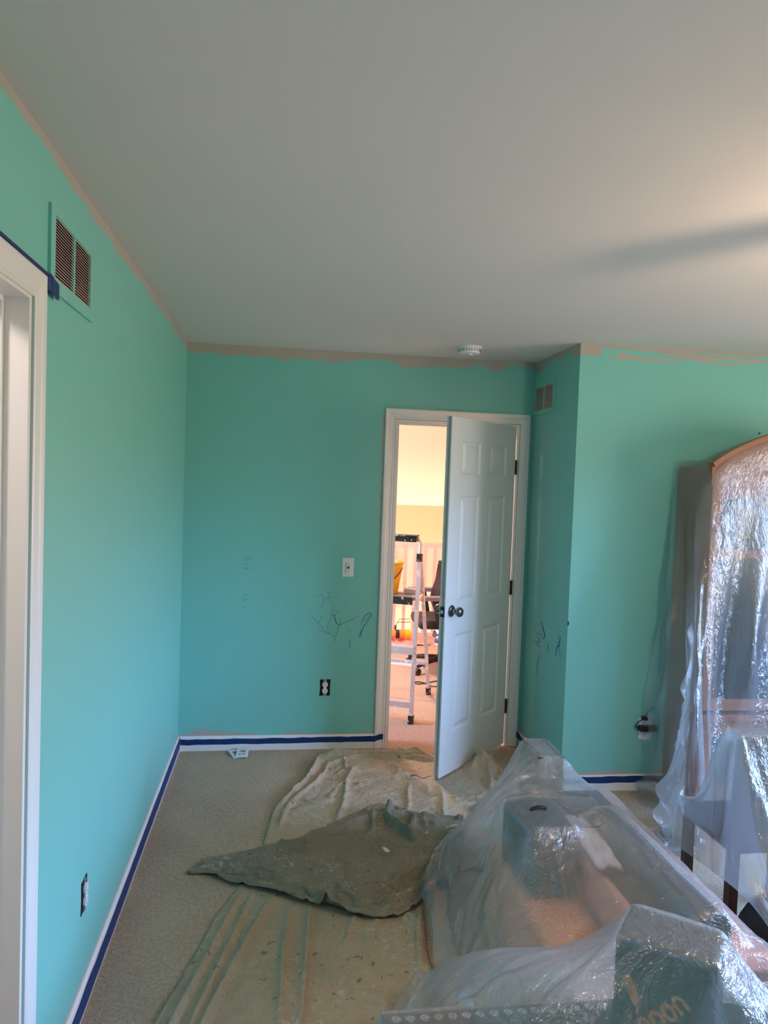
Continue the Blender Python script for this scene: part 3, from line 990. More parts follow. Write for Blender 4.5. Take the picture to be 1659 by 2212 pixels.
def ridge(G, P, w_, h_, skew=0.0, taper=True):
    """add a fold along polyline P (xy) to G[...,2]; skew makes one side steeper"""
    P = resample(P, 40) if len(P) > 2 else np.array(lerp((*P[0], 0), (*P[1], 0), 40))[:, :2]
    best = np.full(G.shape[:2], 1e9); sd_ = np.zeros(G.shape[:2]); tt = np.zeros(G.shape[:2])
    for i in range(len(P)-1):
        a, b = P[i], P[i+1]
        ab = b-a
        q = G[..., :2]-a
        t = np.clip((q@ab)/(ab@ab+1e-12), 0, 1)
        r = q - t[..., None]*ab
        d = np.sqrt((r**2).sum(-1))
        sgn = np.sign(ab[0]*q[..., 1]-ab[1]*q[..., 0])
        k = d < best
        best = np.where(k, d, best); sd_ = np.where(k, d*sgn, sd_); tt = np.where(k, (i+t)/(len(P)-1), tt)
    ww = np.where(sd_ > 0, w_*(1+skew), w_*(1-skew))
    pr = np.exp(-(np.abs(sd_)/(ww*0.8))**1.5)
    if taper:
        pr = pr*np.clip(np.minimum(tt, 1-tt)*8, 0.15, 1)
    FOLD.setdefault(id(G), np.zeros(G.shape[:2]))
    F = FOLD[id(G)]
    np.maximum(F, 1.5*h_*pr, out=F)


def loft(A, B, n, m_):
    a = resample(A, n); b = resample(B, n)
    s_ = np.linspace(0, 1, m_)[None, :, None]
    G = a[:, None, :]*(1-s_)+b[:, None, :]*s_
    return np.concatenate([G, np.zeros((n, m_, 1))], 2)


def cloth_obj(name, G, mat, label):
    ob = build(name, MB().grid(G), mat, None, True, fixn=False)
    so = ob.modifiers.new('thickness', 'SOLIDIFY'); so.thickness = 0.002; so.offset = 1
    return tag(ob, label, 'drop cloth', 'canvas drop cloths')


# far cloth: from the doorway to under the dark cloth
G = loft([(0.842, -0.12), (0.80, -0.35), (0.715, -0.58), (0.60, -0.80), (0.555, -1.05), (0.53, -1.30), (0.52, -1.5)],
         [(1.62, -0.17), (1.93, -0.20), (2.02, -0.32), (1.95, -0.70), (1.80, -1.0), (1.66, -1.25), (1.60, -1.5)], 190, 170)
rg = np.random.default_rng(5)
sh = G.shape[:2]
G[..., 2] = 0.006 + 0.004*np.abs(vnoise(sh, (14, 12), rg)) + 0.016*crease(sh, (11, 9), rg, 7)*np.abs(vnoise(sh, (7, 6), rg)) + 0.010*crease(sh, (22, 18), rg, 6)*np.abs(vnoise(sh, (9, 8), rg)) + 0.002*np.abs(vnoise(sh, (60, 54), rg))
for P, w_, h_, sk in [([(0.85, -0.13), (1.0, -0.16), (1.2, -0.19), (1.55, -0.22)], 0.022, 0.03, 0.4),
                      ([(1.0, -0.075), (1.10, -0.06), (1.22, -0.12), (1.34, -0.13), (1.5, -0.15)], 0.026, 0.045, -0.3),
                      ([(0.95, -0.22), (1.1, -0.20), (1.25, -0.235), (1.56, -0.27)], 0.014, 0.02, 0.5),
                      ([(0.84, -0.16), (0.79, -0.38), (0.70, -0.60), (0.60, -0.83)], 0.014, 0.018, 0.3),
                      ([(0.90, -0.20), (0.86, -0.40), (0.80, -0.55), (0.66, -0.80), (0.60, -1.1)], 0.012, 0.014, 0.0),
                      ([(1.06, -0.28), (0.98, -0.50), (0.93, -0.80), (0.86, -1.1)], 0.012, 0.015, 0.4),
                      ([(1.30, -0.60), (1.27, -0.80), (1.22, -1.05)], 0.010, 0.010, 0.0),
                      ([(1.47, -0.58), (1.46, -0.75), (1.42, -0.95), (1.40, -1.1)], 0.010, 0.014, 0.5),
                      ([(0.72, -0.75), (0.80, -0.80), (0.90, -0.76)], 0.010, 0.009, 0.2),
                      ([(1.05, -0.45), (1.2, -0.50), (1.35, -0.45)], 0.012, 0.007, 0.2),
                      ([(1.0, -0.65), (1.12, -0.72), (1.3, -0.68)], 0.010, 0.006, 0.2)]:
    ridge(G, P, w_, h_, sk)
# bunched lump beyond the door
dx, dy = G[..., 0]-1.80, G[..., 1]+0.37
lump = np.exp(-((dx*0.8+dy*0.6)/0.10)**2-((-dx*0.6+dy*0.8)/0.085)**2)
G[..., 2] += lump*(0.055+0.022*np.abs(vnoise(sh, (40, 36), rg))+0.012*np.abs(vnoise(sh, (75, 60), rg)))
for P in ([(1.70, -0.44), (1.78, -0.36), (1.86, -0.30)], [(1.72, -0.36), (1.80, -0.42), (1.86, -0.48)], [(1.78, -0.28), (1.80, -0.40), (1.78, -0.55), (1.74, -0.70)], [(1.86, -0.40), (1.86, -0.55), (1.82, -0.75)]):
    ridge(G, P, 0.016, 0.02, 0.3)
fold_done(G)
# the door keeps it flat along its foot
q = G[..., :2]-np.array([HG.x, HG.y])
al = q@np.array([DIR.x, DIR.y]); ac = np.abs(q@np.array([NRM.x, NRM.y])+DT/2)
under = np.clip((ac-0.022)/0.035, 0, 1)
under = np.where(al < DW+0.03, under, np.maximum(under, np.clip((al-DW-0.03)/0.05, 0, 1)))
under = np.where(al < -0.02, 1, under)
G[..., 2] = np.where(under < 1, np.minimum(G[..., 2], 0.012+under*0.2), G[..., 2])
cloth_obj('drop_cloth', G, 'cloth_light', 'pale beige canvas drop cloth bunched up at the open doorway')

# near cloth
G = loft([(0.47, -1.40), (0.451, -1.525), (0.376, -1.738), (0.31, -2.003), (0.235, -2.283), (0.17, -2.6), (0.13, -2.84)],
         [(1.24, -1.40), (1.20, -1.60), (1.165, -1.75), (1.145, -1.90), (1.125, -2.05), (1.12, -2.4), (1.12, -2.84)], 190, 130)
sh = G.shape[:2]
G[..., 2] = 0.005 + 0.003*np.abs(vnoise(sh, (12, 9), rg)) + 0.010*crease(sh, (8, 9), rg, 7)*np.abs(vnoise(sh, (6, 5), rg)) + 0.006*crease(sh, (20, 18), rg, 6)*np.abs(vnoise(sh, (8, 7), rg)) + 0.001*np.abs(vnoise(sh, (60, 45), rg))
for P, w_, h_, sk in [([(0.475, -1.56), (0.40, -1.85), (0.30, -2.25), (0.22, -2.6)], 0.016, 0.014, -0.5),
                      ([(0.510, -1.58), (0.455, -1.85), (0.352, -2.293), (0.28, -2.7)], 0.013, 0.016, -0.6),
                      ([(0.599, -1.604), (0.508, -1.889), (0.388, -2.296), (0.30, -2.7)], 0.016, 0.020, -0.6),
                      ([(0.652, -1.70), (0.626, -1.973), (0.61, -2.317), (0.59, -2.7)], 0.013, 0.018, -0.5),
                      ([(0.731, -1.686), (0.711, -1.928), (0.679, -2.323), (0.66, -2.7)], 0.014, 0.020, -0.6),
                      ([(0.743, -2.05), (0.777, -2.131), (0.885, -2.159), (1.02, -2.15)], 0.014, 0.010, 0.3),
                      ([(0.899, -1.77), (0.862, -1.875), (0.83, -2.0)], 0.012, 0.010, 0.3),
                      ([(0.98, -1.80), (0.93, -1.95), (0.86, -2.06)], 0.012, 0.009, 0.3),
                      ([(1.076, -1.78), (1.115, -1.86), (1.10, -1.98), (1.075, -2.14)], 0.014, 0.018, 0.4),
                      ([(1.15, -1.75), (1.13, -1.86), (1.12, -1.98)], 0.010, 0.016, 0.4),
                      ([(0.85, -2.2), (0.95, -2.3), (1.05, -2.35)], 0.012, 0.007, 0.3)]:
    ridge(G, P, w_, h_, sk)
fold_done(G)
cloth_obj('drop_cloth', G, 'cloth_near', 'stained tan canvas drop cloth with long lengthwise folds')

# dark cloth across both
G = loft([(0.228, -1.425), (0.283, -1.325), (0.40, -1.275), (0.518, -1.250), (0.683, -1.200), (0.91, -1.005), (1.086, -0.865), (1.177, -0.885), (1.281, -0.975), (1.443, -1.035), (1.50, -1.06)],
         [(0.236, -1.432), (0.314, -1.446), (0.40, -1.515), (0.471, -1.557), (0.601, -1.635), (0.743, -1.726), (0.896, -1.810), (1.036, -1.828), (1.138, -1.757), (1.23, -1.68), (1.36, -1.55)], 200, 130)
sh = G.shape[:2]
env = np.minimum(np.linspace(0, 1, sh[0])*6, 1)[:, None]
G[..., 2] = 0.016*np.clip((G[..., 0]-0.42)/0.12, 0.15, 1) + 0.006*np.abs(vnoise(sh, (12, 8), rg)) + np.clip((G[..., 0]-0.34)/0.35, 0.12, 1)*0.030*crease(sh, (8, 9), rg, 7)*np.abs(vnoise(sh, (6, 5), rg)) + np.clip((G[..., 0]-0.34)/0.35, 0.12, 1)*0.016*crease(sh, (18, 17), rg, 6)*np.abs(vnoise(sh, (8, 7), rg)) + 0.0016*np.abs(vnoise(sh, (66, 44), rg))
for P, w_, h_, sk in [([(0.30, -1.36), (0.50, -1.37), (0.72, -1.31), (0.95, -1.25), (1.2, -1.32), (1.35, -1.33)], 0.030, 0.018, 0.5),
                      ([(0.70, -1.24), (0.88, -1.14), (1.05, -1.03), (1.2, -1.02), (1.42, -1.10)], 0.024, 0.026, -0.4),
                      ([(1.16, -0.93), (1.12, -1.05), (1.18, -1.18), (1.22, -1.30)], 0.018, 0.040, 0.5),
                      ([(1.22, -0.98), (1.25, -1.08), (1.20, -1.18)], 0.014, 0.026, -0.4),
                      ([(0.84, -1.18), (0.98, -1.20), (1.08, -1.24)], 0.014, 0.018, 0.4),
                      ([(0.92, -1.72), (1.05, -1.66), (1.15, -1.55), (1.30, -1.47)], 0.018, 0.034, 0.5),
                      ([(0.98, -1.77), (1.10, -1.72), (1.22, -1.62)], 0.016, 0.032, -0.4),
                      ([(1.06, -1.60), (1.13, -1.53), (1.24, -1.46)], 0.014, 0.022, 0.3),
                      ([(0.26, -1.42), (0.45, -1.53), (0.74, -1.71), (0.90, -1.80), (1.03, -1.82)], 0.014, 0.012, 0.0),
                      ([(0.45, -1.40), (0.62, -1.50), (0.80, -1.48)], 0.03, 0.010, 0.0),
                      ([(0.70, -1.42), (0.90, -1.48), (1.05, -1.42)], 0.03, 0.010, 0.3)]:
    ridge(G, P, w_, h_, sk)
fold_done(G)
cloth_obj('drop_cloth', G, 'cloth_dark', 'dark grey paint-spattered drop cloth laid crosswise over the two paler ones')

# scraps
sc_ = thing('tape_scrap', (1.38, -0.56, 0.02), 'curled violet masking tape scrap on the pale drop cloth', 'scrap')
G = np.array([[(1.325+0.115*i/10, -0.553-0.022*i/10+0.020*(j-0.5)*(1-0.75*i/10), 0.040+0.008*math.sin(i*0.8)) for j in range(2)] for i in range(11)])
ob = build('scrap_strip', MB().grid(G), 'purple', sc_, True)
ob.modifiers.new('t', 'SOLIDIFY').thickness = 0.0012
sc_ = thing('paint_chip', (1.066, -1.376, 0.05), 'small white paint chip on the dark drop cloth', 'scrap')
G = np.array([[(1.052+0.026*i/4+0.010*j/3, -1.362-0.034*j/3, 0.052+0.004*math.sin(i*1.1+j)) for j in range(4)] for i in range(5)])
ob = build('chip', MB().grid(G), 'lace', sc_, True)
ob.modifiers.new('t', 'SOLIDIFY').thickness = 0.0012


# ------------------------------------------------------------------ film draping (position based cloth)


def settle(G, boxes, pin, scale=1.01, steps=40, iters=10, grav=0.0012, thick=0.006, walls=None, floor_z=0.004, bend=0.12, fric=0.4, scale_u=None):
    """G (n,m,3) start shape, boxes [(centre, half, rotz)], pin (n,m) bool; returns the relaxed shape"""
    P = G.copy()
    V = np.zeros_like(P)
    su = scale if scale_u is None else scale_u
    Lh = np.linalg.norm(G[:, 1:]-G[:, :-1], axis=-1)*su
    Lv = np.linalg.norm(G[1:]-G[:-1], axis=-1)*scale
    Ld = np.linalg.norm(G[1:, 1:]-G[:-1, :-1], axis=-1)*max(scale, su)
    Le = np.linalg.norm(G[1:, :-1]-G[:-1, 1:], axis=-1)*max(scale, su)
    Bh = np.linalg.norm(G[:, 2:]-G[:, :-2], axis=-1)*su
    Bv = np.linalg.norm(G[2:]-G[:-2], axis=-1)*scale
    W = np.where(pin, 0.0, 1.0)

    def con(a, b, wa, wb, L, k):
        d = b-a
        l = np.sqrt((d*d).sum(-1))+1e-9
        s_ = wa+wb
        c = np.where(s_ > 0, (l-L)/l/np.maximum(s_, 1), 0)*k
        c = c[..., None]*d
        a += c*wa[..., None]
        b -= c*wb[..., None]

    BX = []
    for c, h, rz in boxes:
        BX.append((np.array(c, float), np.array(h, float)+thick, math.cos(rz), math.sin(rz)))
    for st in range(steps):
        V *= 0.92
        V[..., 2] -= grav
        Q = P.copy()
        P = P + V*W[..., None]
        for it in range(iters):
            for o_ in (0, 1):
                a, b = P[:, o_:-1:2], P[:, o_+1::2]
                n_ = min(a.shape[1], b.shape[1])
                con(a[:, :n_], b[:, :n_], W[:, o_:-1:2][:, :n_], W[:, o_+1::2][:, :n_], Lh[:, o_::2][:, :n_], 1.0)
                a, b = P[o_:-1:2], P[o_+1::2]
                n_ = min(len(a), len(b))
                con(a[:n_], b[:n_], W[o_:-1:2][:n_], W[o_+1::2][:n_], Lv[o_::2][:n_], 1.0)
                a, b = P[o_:-1:2, :-1], P[o_+1::2, 1:]
                n_ = min(len(a), len(b))
                con(a[:n_], b[:n_], W[o_:-1:2, :-1][:n_], W[o_+1::2, 1:][:n_], Ld[o_::2][:n_], 0.35)
                a, b = P[o_:-1:2, 1:], P[o_+1::2, :-1]
                con(a[:n_], b[:n_], W[o_:-1:2, 1:][:n_], W[o_+1::2, :-1][:n_], Le[o_::2][:n_], 0.35)
            if bend:
                for o_ in (0, 1, 2, 3):
                    a, b = P[:, o_:-2:4], P[:, o_+2::4]
                    n_ = min(a.shape[1], b.shape[1])
                    con(a[:, :n_], b[:, :n_], W[:, o_:-2:4][:, :n_], W[:, o_+2::4][:, :n_], Bh[:, o_::4][:, :n_], bend)
                    a, b = P[o_:-2:4], P[o_+2::4]
                    n_ = min(len(a), len(b))
                    con(a[:n_], b[:n_], W[o_:-2:4][:n_], W[o_+2::4][:n_], Bv[o_::4][:n_], bend)
            if it % 3 == 2 or it == iters-1:
                hit = np.zeros(P.shape[:2], bool)
                for c, h, ca, sa in BX:
                    d = P-c
                    lx = d[..., 0]*ca+d[..., 1]*sa
                    ly = -d[..., 0]*sa+d[..., 1]*ca
                    lz = d[..., 2]
                    ins = (np.abs(lx) < h[0]) & (np.abs(ly) < h[1]) & (np.abs(lz) < h[2]) & ~pin
                    if not ins.any():
                        continue
                    px_, py_, pz_ = h[0]-np.abs(lx[ins]), h[1]-np.abs(ly[ins]), h[2]-lz[ins]
                    k = np.argmin(np.stack([px_, py_, pz_]), 0)
                    nx, ny, nz = lx[ins], ly[ins], lz[ins]
                    nx = np.where(k == 0, np.sign(nx)*h[0], nx)
                    ny = np.where(k == 1, np.sign(ny)*h[1], ny)
                    nz = np.where(k == 2, h[2], nz)
                    P[ins] = c+np.stack([nx*ca-ny*sa, nx*sa+ny*ca, nz], -1)
                    hit |= ins
                low = P[..., 2] < floor_z
                P[..., 2] = np.maximum(P[..., 2], floor_z)
                hit |= low
                if walls:
                    for ax, sg, val in walls:
                        if sg > 0:
                            P[..., ax] = np.where(pin, P[..., ax], np.maximum(P[..., ax], val))
                        else:
                            P[..., ax] = np.where(pin, P[..., ax], np.minimum(P[..., ax], val))
        V = (P-Q)
        V[hit] *= fric
        sp = np.sqrt((V*V).sum(-1, keepdims=True))
        V *= np.minimum(1, 0.03/np.maximum(sp, 1e-9))
    return P


def membrane(G, boxes, it=500, taut=0.72):
    """raise the inside of G to a taut skin over the boxes, its rim held where it is"""
    n, m_ = G.shape[:2]
    X, Y = G[..., 0], G[..., 1]
    ob_ = np.full((n, m_), 0.004)
    for c, h, rz in boxes:
        ca, sa = math.cos(rz), math.sin(rz)
        lx = (X-c[0])*ca+(Y-c[1])*sa
        ly = -(X-c[0])*sa+(Y-c[1])*ca
        ob_ = np.where((np.abs(lx) < h[0]+0.008) & (np.abs(ly) < h[1]+0.008), np.maximum(ob_, c[2]+h[2]+0.008), ob_)
    Z = np.maximum(ob_, G[..., 2])
    rim = np.zeros((n, m_), bool); rim[0] = rim[-1] = True; rim[:, 0] = rim[:, -1] = True
    Z[rim] = G[..., 2][rim]
    for k in range(it):
        A = Z.copy()
        h_ = 0.5*(Z[2:, 1:-1]+Z[:-2, 1:-1]); v_ = 0.5*(Z[1:-1, 2:]+Z[1:-1, :-2])
        d1 = 0.5*(Z[2:, 2:]+Z[:-2, :-2]); d2 = 0.5*(Z[2:, :-2]+Z[:-2, 2:])
        A[1:-1, 1:-1] = (1-taut)*0.5*(h_+v_)+taut*np.maximum(np.maximum(h_, v_), np.maximum(d1, d2))
        A = np.maximum(A, ob_)
        A[rim] = G[..., 2][rim]
        Z = A
    G = G.copy(); G[..., 2] = Z
    return G, rim


def coons(S0, S1, E0, E1, n, m_):
    """S0,S1: curves along u at v=0/1; E0,E1: curves along v at u=0/1 (3-D points)"""
    s0, s1 = resample(S0, n), resample(S1, n)
    e0, e1 = resample(E0, m_), resample(E1, m_)
    u = np.linspace(0, 1, n)[:, None, None]; v = np.linspace(0, 1, m_)[None, :, None]
    G = (1-v)*s0[:, None]+v*s1[:, None]+(1-u)*e0[None]+u*e1[None]
    G -= (1-u)*(1-v)*s0[0]+u*(1-v)*s0[-1]+(1-u)*v*s1[0]+u*v*s1[-1]
    return G


def film(name, P, mat, label):
    ob = build(name, MB().grid(P), mat, None, True, fixn=False)
    ss = ob.modifiers.new('smooth', 'SUBSURF'); ss.levels = 1; ss.render_levels = 1
    return tag(ob, label, 'plastic sheet', 'clear plastic dust sheets')


def B(x0, x1, y0, y1, z0, z1):
    return (((x0+x1)/2, (y0+y1)/2, (z0+z1)/2), ((x1-x0)/2, (y1-y0)/2, (z1-z0)/2), 0.0)


# ------------------------------------------------------------------ hutch by the alcove wall
CX0, CX1, CYB, CYF = 2.722, 3.76, -0.725, -1.03
hc = thing('china_hutch', ((CX0+CX1)/2, (CYB+CYF)/2, 0), 'tall honey oak hutch with arched top and dark glass doors under plastic', 'hutch')
ctop = 1.80
build('side_panel', MB().box(CX0, CX0+0.022, CYF, CYB, 0, ctop), 'oak', hc)
build('side_panel', MB().box(CX1-0.022, CX1, CYF, CYB, 0, ctop), 'oak', hc)
build('back_panel', MB().box(CX0+0.022, CX1-0.022, CYB-0.012, CYB, 0.02, ctop), 'cab_back', hc)
build('top_panel', MB().box(CX0+0.022, CX1-0.022, CYF, CYB-0.012, ctop-0.022, ctop), 'oak_x', hc)
for zz in (0.50, 0.93, 1.345):
    build('shelf', MB().box(CX0+0.022, CX1-0.022, CYF+0.02, CYB-0.012, zz-0.02, zz), 'oak_x', hc)
build('plinth', MB().box(CX0+0.022, CX1-0.022, CYF, CYB-0.012, 0, 0.09), 'oak_x', hc)
# arched cornice
cm = (CX0+CX1)/2; hw = (CX1-CX0)/2+0.022
arc = [(cm+hw*math.sin(a), 1.80+0.19*(math.cos(a*1.0)-math.cos(PI/2*0.92))/(1-math.cos(PI/2*0.92))) for a in [(-1+2*k/24)*PI/2*0.92 for k in range(25)]]
arc = [(cm+hw*(-1+2*k/24), 1.80+0.19*math.cos((-1+2*k/24)*PI/2)**0.85) for k in range(25)]
poly = arc+[(CX1+0.022, 1.70), (CX0-0.022, 1.70)]
cr_ = build('cornice', MB().prism(poly, 0.03, 'y', CYF-0.045), 'oak_x', hc)
mb = MB()
for k in range(24):
    (xa, za), (xb, zb) = arc[k], arc[k+1]
    mb.bar((xa, CYF-0.035, za+0.004), (xb, CYF-0.035, zb+0.004), 0.024, 0.055)
build('cornice_moulding', mb, 'oak_x', cr_)
for x0, x1 in ((CX0+0.003, cm-0.003), (cm+0.003, CX1-0.003)):
    dr = build('door_frame', MB().box(x0, x0+0.055, CYF-0.018, CYF-0.001, 0.55, 1.70).box(x1-0.055, x1, CYF-0.018, CYF-0.001, 0.55, 1.70)
               .box(x0+0.055, x1-0.055, CYF-0.018, CYF-0.001, 1.645, 1.70).box(x0+0.055, x1-0.055, CYF-0.018, CYF-0.001, 0.55, 0.61).box(x0+0.055, x1-0.055, CYF-0.018, CYF-0.001, 1.335, 1.375), 'oak', hc)
    for z0, z1 in ((0.61, 1.335), (1.375, 1.645)):
        build('pane', MB().box(x0+0.055, x1-0.055, CYF-0.011, CYF-0.007, z0, z1), 'cab_glass', dr)
    build('door_knob', MB().lathe([(0, CYF-0.018), (0.008, CYF-0.018), (0.007, CYF-0.030), (0.012, CYF-0.038), (0, CYF-0.042)], ((x1-0.028) if x0 < cm-0.1 else (x0+0.028), 0, 1.05), 'y', 14), 'bronze', dr, True)
build('ledge', MB().box(CX0-0.012, CX1+0.012, CYF-0.05, CYF, 0.505, 0.535, 0.004), 'oak_x', hc)
for x0, x1 in ((CX0+0.004, cm-0.004), (cm+0.004, CX1-0.004)):
    dr = build('lower_door', MB().box(x0, x1, CYF-0.018, CYF-0.001, 0.10, 0.495, 0.003), 'oak', hc)
    build('door_inset', MB().box(x0+0.07, x1-0.07, CYF-0.020, CYF-0.018, 0.17, 0.43), 'cab_back', dr)
# its dust sheet
ds = 0.027
s_ = np.arange(CX0-0.03-1.52, CX1+0.10, ds); t_ = np.arange(0, 0.36+1.38, ds)
S_, T_ = np.meshgrid(s_, t_, indexing='ij')
rx0 = CX0-0.03
dl = np.maximum(rx0-S_, 0)
fr_y = CYF-0.075
dfr = np.maximum(T_-0.36, 0)
bx_ = np.maximum(S_, rx0); by_ = np.maximum(CYB+0.003-T_, fr_y)
d = np.sqrt(dl**2+dfr**2)
ux, uy = -dl/np.maximum(d, 1e-6), -dfr/np.maximum(d, 1e-6)
flare = 0.05+0.15*np.abs(ux)*np.abs(uy)*2
rng2 = np.random.default_rng(3)
wav = vnoise(S_.shape, (30, 3), rng2)+0.7*vnoise(S_.shape, (3, 22), rng2)*np.clip(dl, 0, 1)
arch = 0.19*np.clip(np.cos(np.clip((bx_-cm)/hw, -1, 1)*PI/2), 0, 1)**0.85
ztop = 1.84+arch*np.clip(T_/0.26, 0, 1)
amp = 0.034*np.minimum(d/0.6, 1)
G = np.stack([bx_+ux*d*flare, by_+uy*d*flare+np.where(dfr > 0, -0.012+amp*wav*0.9, 0), ztop-d*np.sqrt(1-flare**2)], -1)
G[..., 0] += np.where((dl > 0), -np.abs(amp*wav)*np.abs(ux)*1.2, 0)
pin = np.zeros(S_.shape, bool)
pin[:, 0] = (S_[:, 0] > rx0)
pin[-1, :] = True
cab_boxes = [B(CX0-0.012, CX1+0.012, CYF-0.052, CYB+0.2, -0.1, 1.80), B(CX0-0.022, CX1+0.022, CYF-0.064, CYB+0.2, 1.70, 1.81)]
for k in range(1, 12):
    xa, xb = arc[k*2-1][0], arc[k*2+1][0]
    cab_boxes.append(B(xa, xb, CYF-0.064, CYF+0.05, 1.5, arc[k*2][1]+0.014))
P = settle(G, cab_boxes, pin, 1.0, 46, 10, walls=[(1, -1, -DA-0.018)], grav=0.0010, scale_u=1.04)
film('plastic_sheet', P, 'film_cab', 'clear plastic dust sheet hanging in folds over the tall hutch')

# ------------------------------------------------------------------ covered pile in the middle
A_BOX = []


def boxy(name, x0, x1, y0, y1, z0, z1, mat, label, cat, bev=0.01, rot=0.0):
    c = Vector(((x0+x1)/2, (y0+y1)/2, z0))
    r = thing(name, c, label, cat)
    M4 = Matrix.Translation(c) @ Matrix.Rotation(rot, 4, 'Z')
    hx, hy, hz = (x1-x0)/2, (y1-y0)/2, z1-z0
    return r, M4, hx, hy, hz


r, M4, hx, hy, hz = boxy('storage_bench', 1.40, 1.60, -2.74, -1.80, 0, 0.29, 'peach', 'low peach upholstered bench under the middle plastic sheet', 'bench')
build('bench_body', MB(M4).box(-hx, hx, -hy, hy, 0.03, hz-0.06, 0.012), 'peach', r)
build('bench_cushion', MB(M4).box(-hx-0.005, hx+0.005, -hy-0.005, hy+0.005, hz-0.06, hz, 0.02), 'peach', r, True)
for sx_ in (-1, 1):
    for sy_ in (-1, 1):
        build('foot', MB(M4).lathe([(0, 0), (0.014, 0), (0.018, 0.03), (0, 0.03)], (sx_*(hx-0.03), sy_*(hy-0.04), 0), 'z', 10), 'dark_wood', r)

r, M4, hx, hy, hz = boxy('toy_chest', 1.625, 1.925, -2.79, -1.66, 0, 0.42, 'pink', 'pink fabric chest with slate grey lid under the middle plastic sheet', 'chest')
build('chest_body', MB(M4).box(-hx, hx, -hy, hy, 0, hz-0.05, 0.012), 'pink', r)
lid = build('chest_lid', MB(M4).box(-hx-0.006, hx+0.006, -hy-0.006, hy+0.006, hz-0.048, hz, 0.008), 'pink', r)
build('lid_board', MB(M4).box(-hx+0.02, hx-0.03, -0.30, hy-0.02, hz, hz+0.006, 0.002), 'grey_violet', lid)

r, M4, hx, hy, hz = boxy('backpack', 1.415, 1.585, -2.19, -1.93, 0.292, 0.52, 'teal_dark', 'dark teal canvas backpack standing on the peach bench under plastic', 'backpack', rot=0.10)
build('rounded_body', MB(M4).box(-hx, hx, -hy, hy, 0, hz, 0.03), 'teal_dark', r, True)
build('front_pocket', MB(M4).box(-hx+0.02, hx-0.02, -hy-0.03, -hy+0.01, 0.02, hz*0.55, 0.012), 'teal_dark', r, True)
build('handle', MB(M4).tube([(-0.03, 0, hz-0.003), (-0.025, 0, hz+0.012), (0, 0, hz+0.017), (0.025, 0, hz+0.012), (0.03, 0, hz-0.003)], 0.006), 'black', r)

r, M4, hx, hy, hz = boxy('tall_carton', 1.655, 1.765, -1.63, -1.40, 0, 0.545, 'charcoal', 'narrow olive grey carton at the far end of the covered pile', 'carton')
cb_ = build('carton_body', MB(M4).box(-hx, hx, -hy, hy, 0, hz, 0.004), simple('olive_grey_card', (118, 122, 108), 0.8), r)
build('carton_tape', MB(M4).box(-hx-0.001, -hx+0.02, -hy-0.0012, hy+0.001, hz-0.004, hz+0.0012), 'mat_green', cb_)
build('carton_tape', MB(M4).box(hx-0.015, hx+0.001, -hy-0.0012, hy+0.001, hz-0.004, hz+0.0012), 'mat_green', cb_)

mt = thing('rolled_mat', (1.76, -2.36, 0.43), 'dark olive foam mat rolled up on top of the pink chest', 'mat')
m0, m1 = Vector((1.745, -2.05, 0.478)), Vector((1.765, -2.72, 0.478))
dv = (m1-m0)
mb = MB()
# spiral roll
prof = []
for k in range(61):
    a = k/60*2*PI*3.2
    rad = 0.016+0.030*k/60
    prof.append((rad*math.cos(a), rad*math.sin(a)))
qx = Vector((0, 0, 1)).cross(dv).normalized(); qz = Vector((0, 0, 1))
vs = []
for pth in (m0, m1):
    for rr in (0.0, 0.0045):
        for k, (a, b) in enumerate(prof):
            sc2 = 1+rr/math.hypot(a, b)
            vs.append(pth+qx*a*sc2+qz*b*sc2)
n = 61
fs = []
for k in range(n-1):
    fs += [(n+k, n+k+1, 3*n+k+1, 3*n+k), (k, 2*n+k, 2*n+k+1, k+1), (k, k+1, n+k+1, n+k), (2*n+k, 3*n+k, 3*n+k+1, 2*n+k+1)]
mb.add(vs, fs)
build('mat_roll', mb, 'mat_green', mt, True)
build('mat_core', MB().tube([m0+Vector((0, 0.004, 0)), m0+Vector((0, -0.05, 0))], 0.016, 16, False), 'mat_pink', mt, True)

tw = thing('folded_towel', (1.68, -2.15, 0.43), 'pale lavender towel lying between the backpack and the rolled mat', 'towel')
G = loft([(1.63, -1.98), (1.625, -2.10), (1.61, -2.22), (1.60, -2.33)], [(1.69, -2.00), (1.70, -2.12), (1.695, -2.24), (1.68, -2.34)], 24, 14)
G[..., 2] = 0.450+0.010*np.abs(vnoise(G.shape[:2], (6, 4), rg))
ob = build('towel_cloth', MB().grid(G), 'lavender', tw, True)
ob.modifiers.new('t', 'SOLIDIFY').thickness = 0.012

A_BOX = [B(1.395, 1.605, -2.745, -1.795, -0.1, 0.29), B(1.619, 1.931, -2.796, -1.654, -0.1, 0.43),
         ((1.50, -2.06, 0.25), (0.085, 0.13, 0.27), 0.10), B(1.655, 1.765, -1.63, -1.40, -0.1, 0.545), B(1.715, 1.80, -2.72, -2.05, 0.3, 0.528)]
zf = 0.045
near_h = [(1.0, -2.80, zf), (1.35, -2.83, zf), (1.7, -2.86, zf), (2.02, -2.86, zf)]
far_h = [(1.42, -1.20, zf), (1.60, -1.16, zf), (1.80, -1.16, zf), (1.98, -1.24, zf)]
left_h = [(1.0, -2.80, zf), (1.085, -2.45, zf), (1.13, -2.12, zf), (1.155, -1.86, zf), (1.175, -1.64, zf), (1.27, -1.40, zf), (1.42, -1.20, zf)]
right_h = [(2.02, -2.86, zf), (2.03, -2.3, zf), (2.03, -1.8, zf), (1.98, -1.24, zf)]
G = coons(near_h, far_h, left_h, right_h, 84, 124)
G[..., 2] = zf
G, rim = membrane(G, A_BOX, it=900)
nz = np.random.default_rng(21)
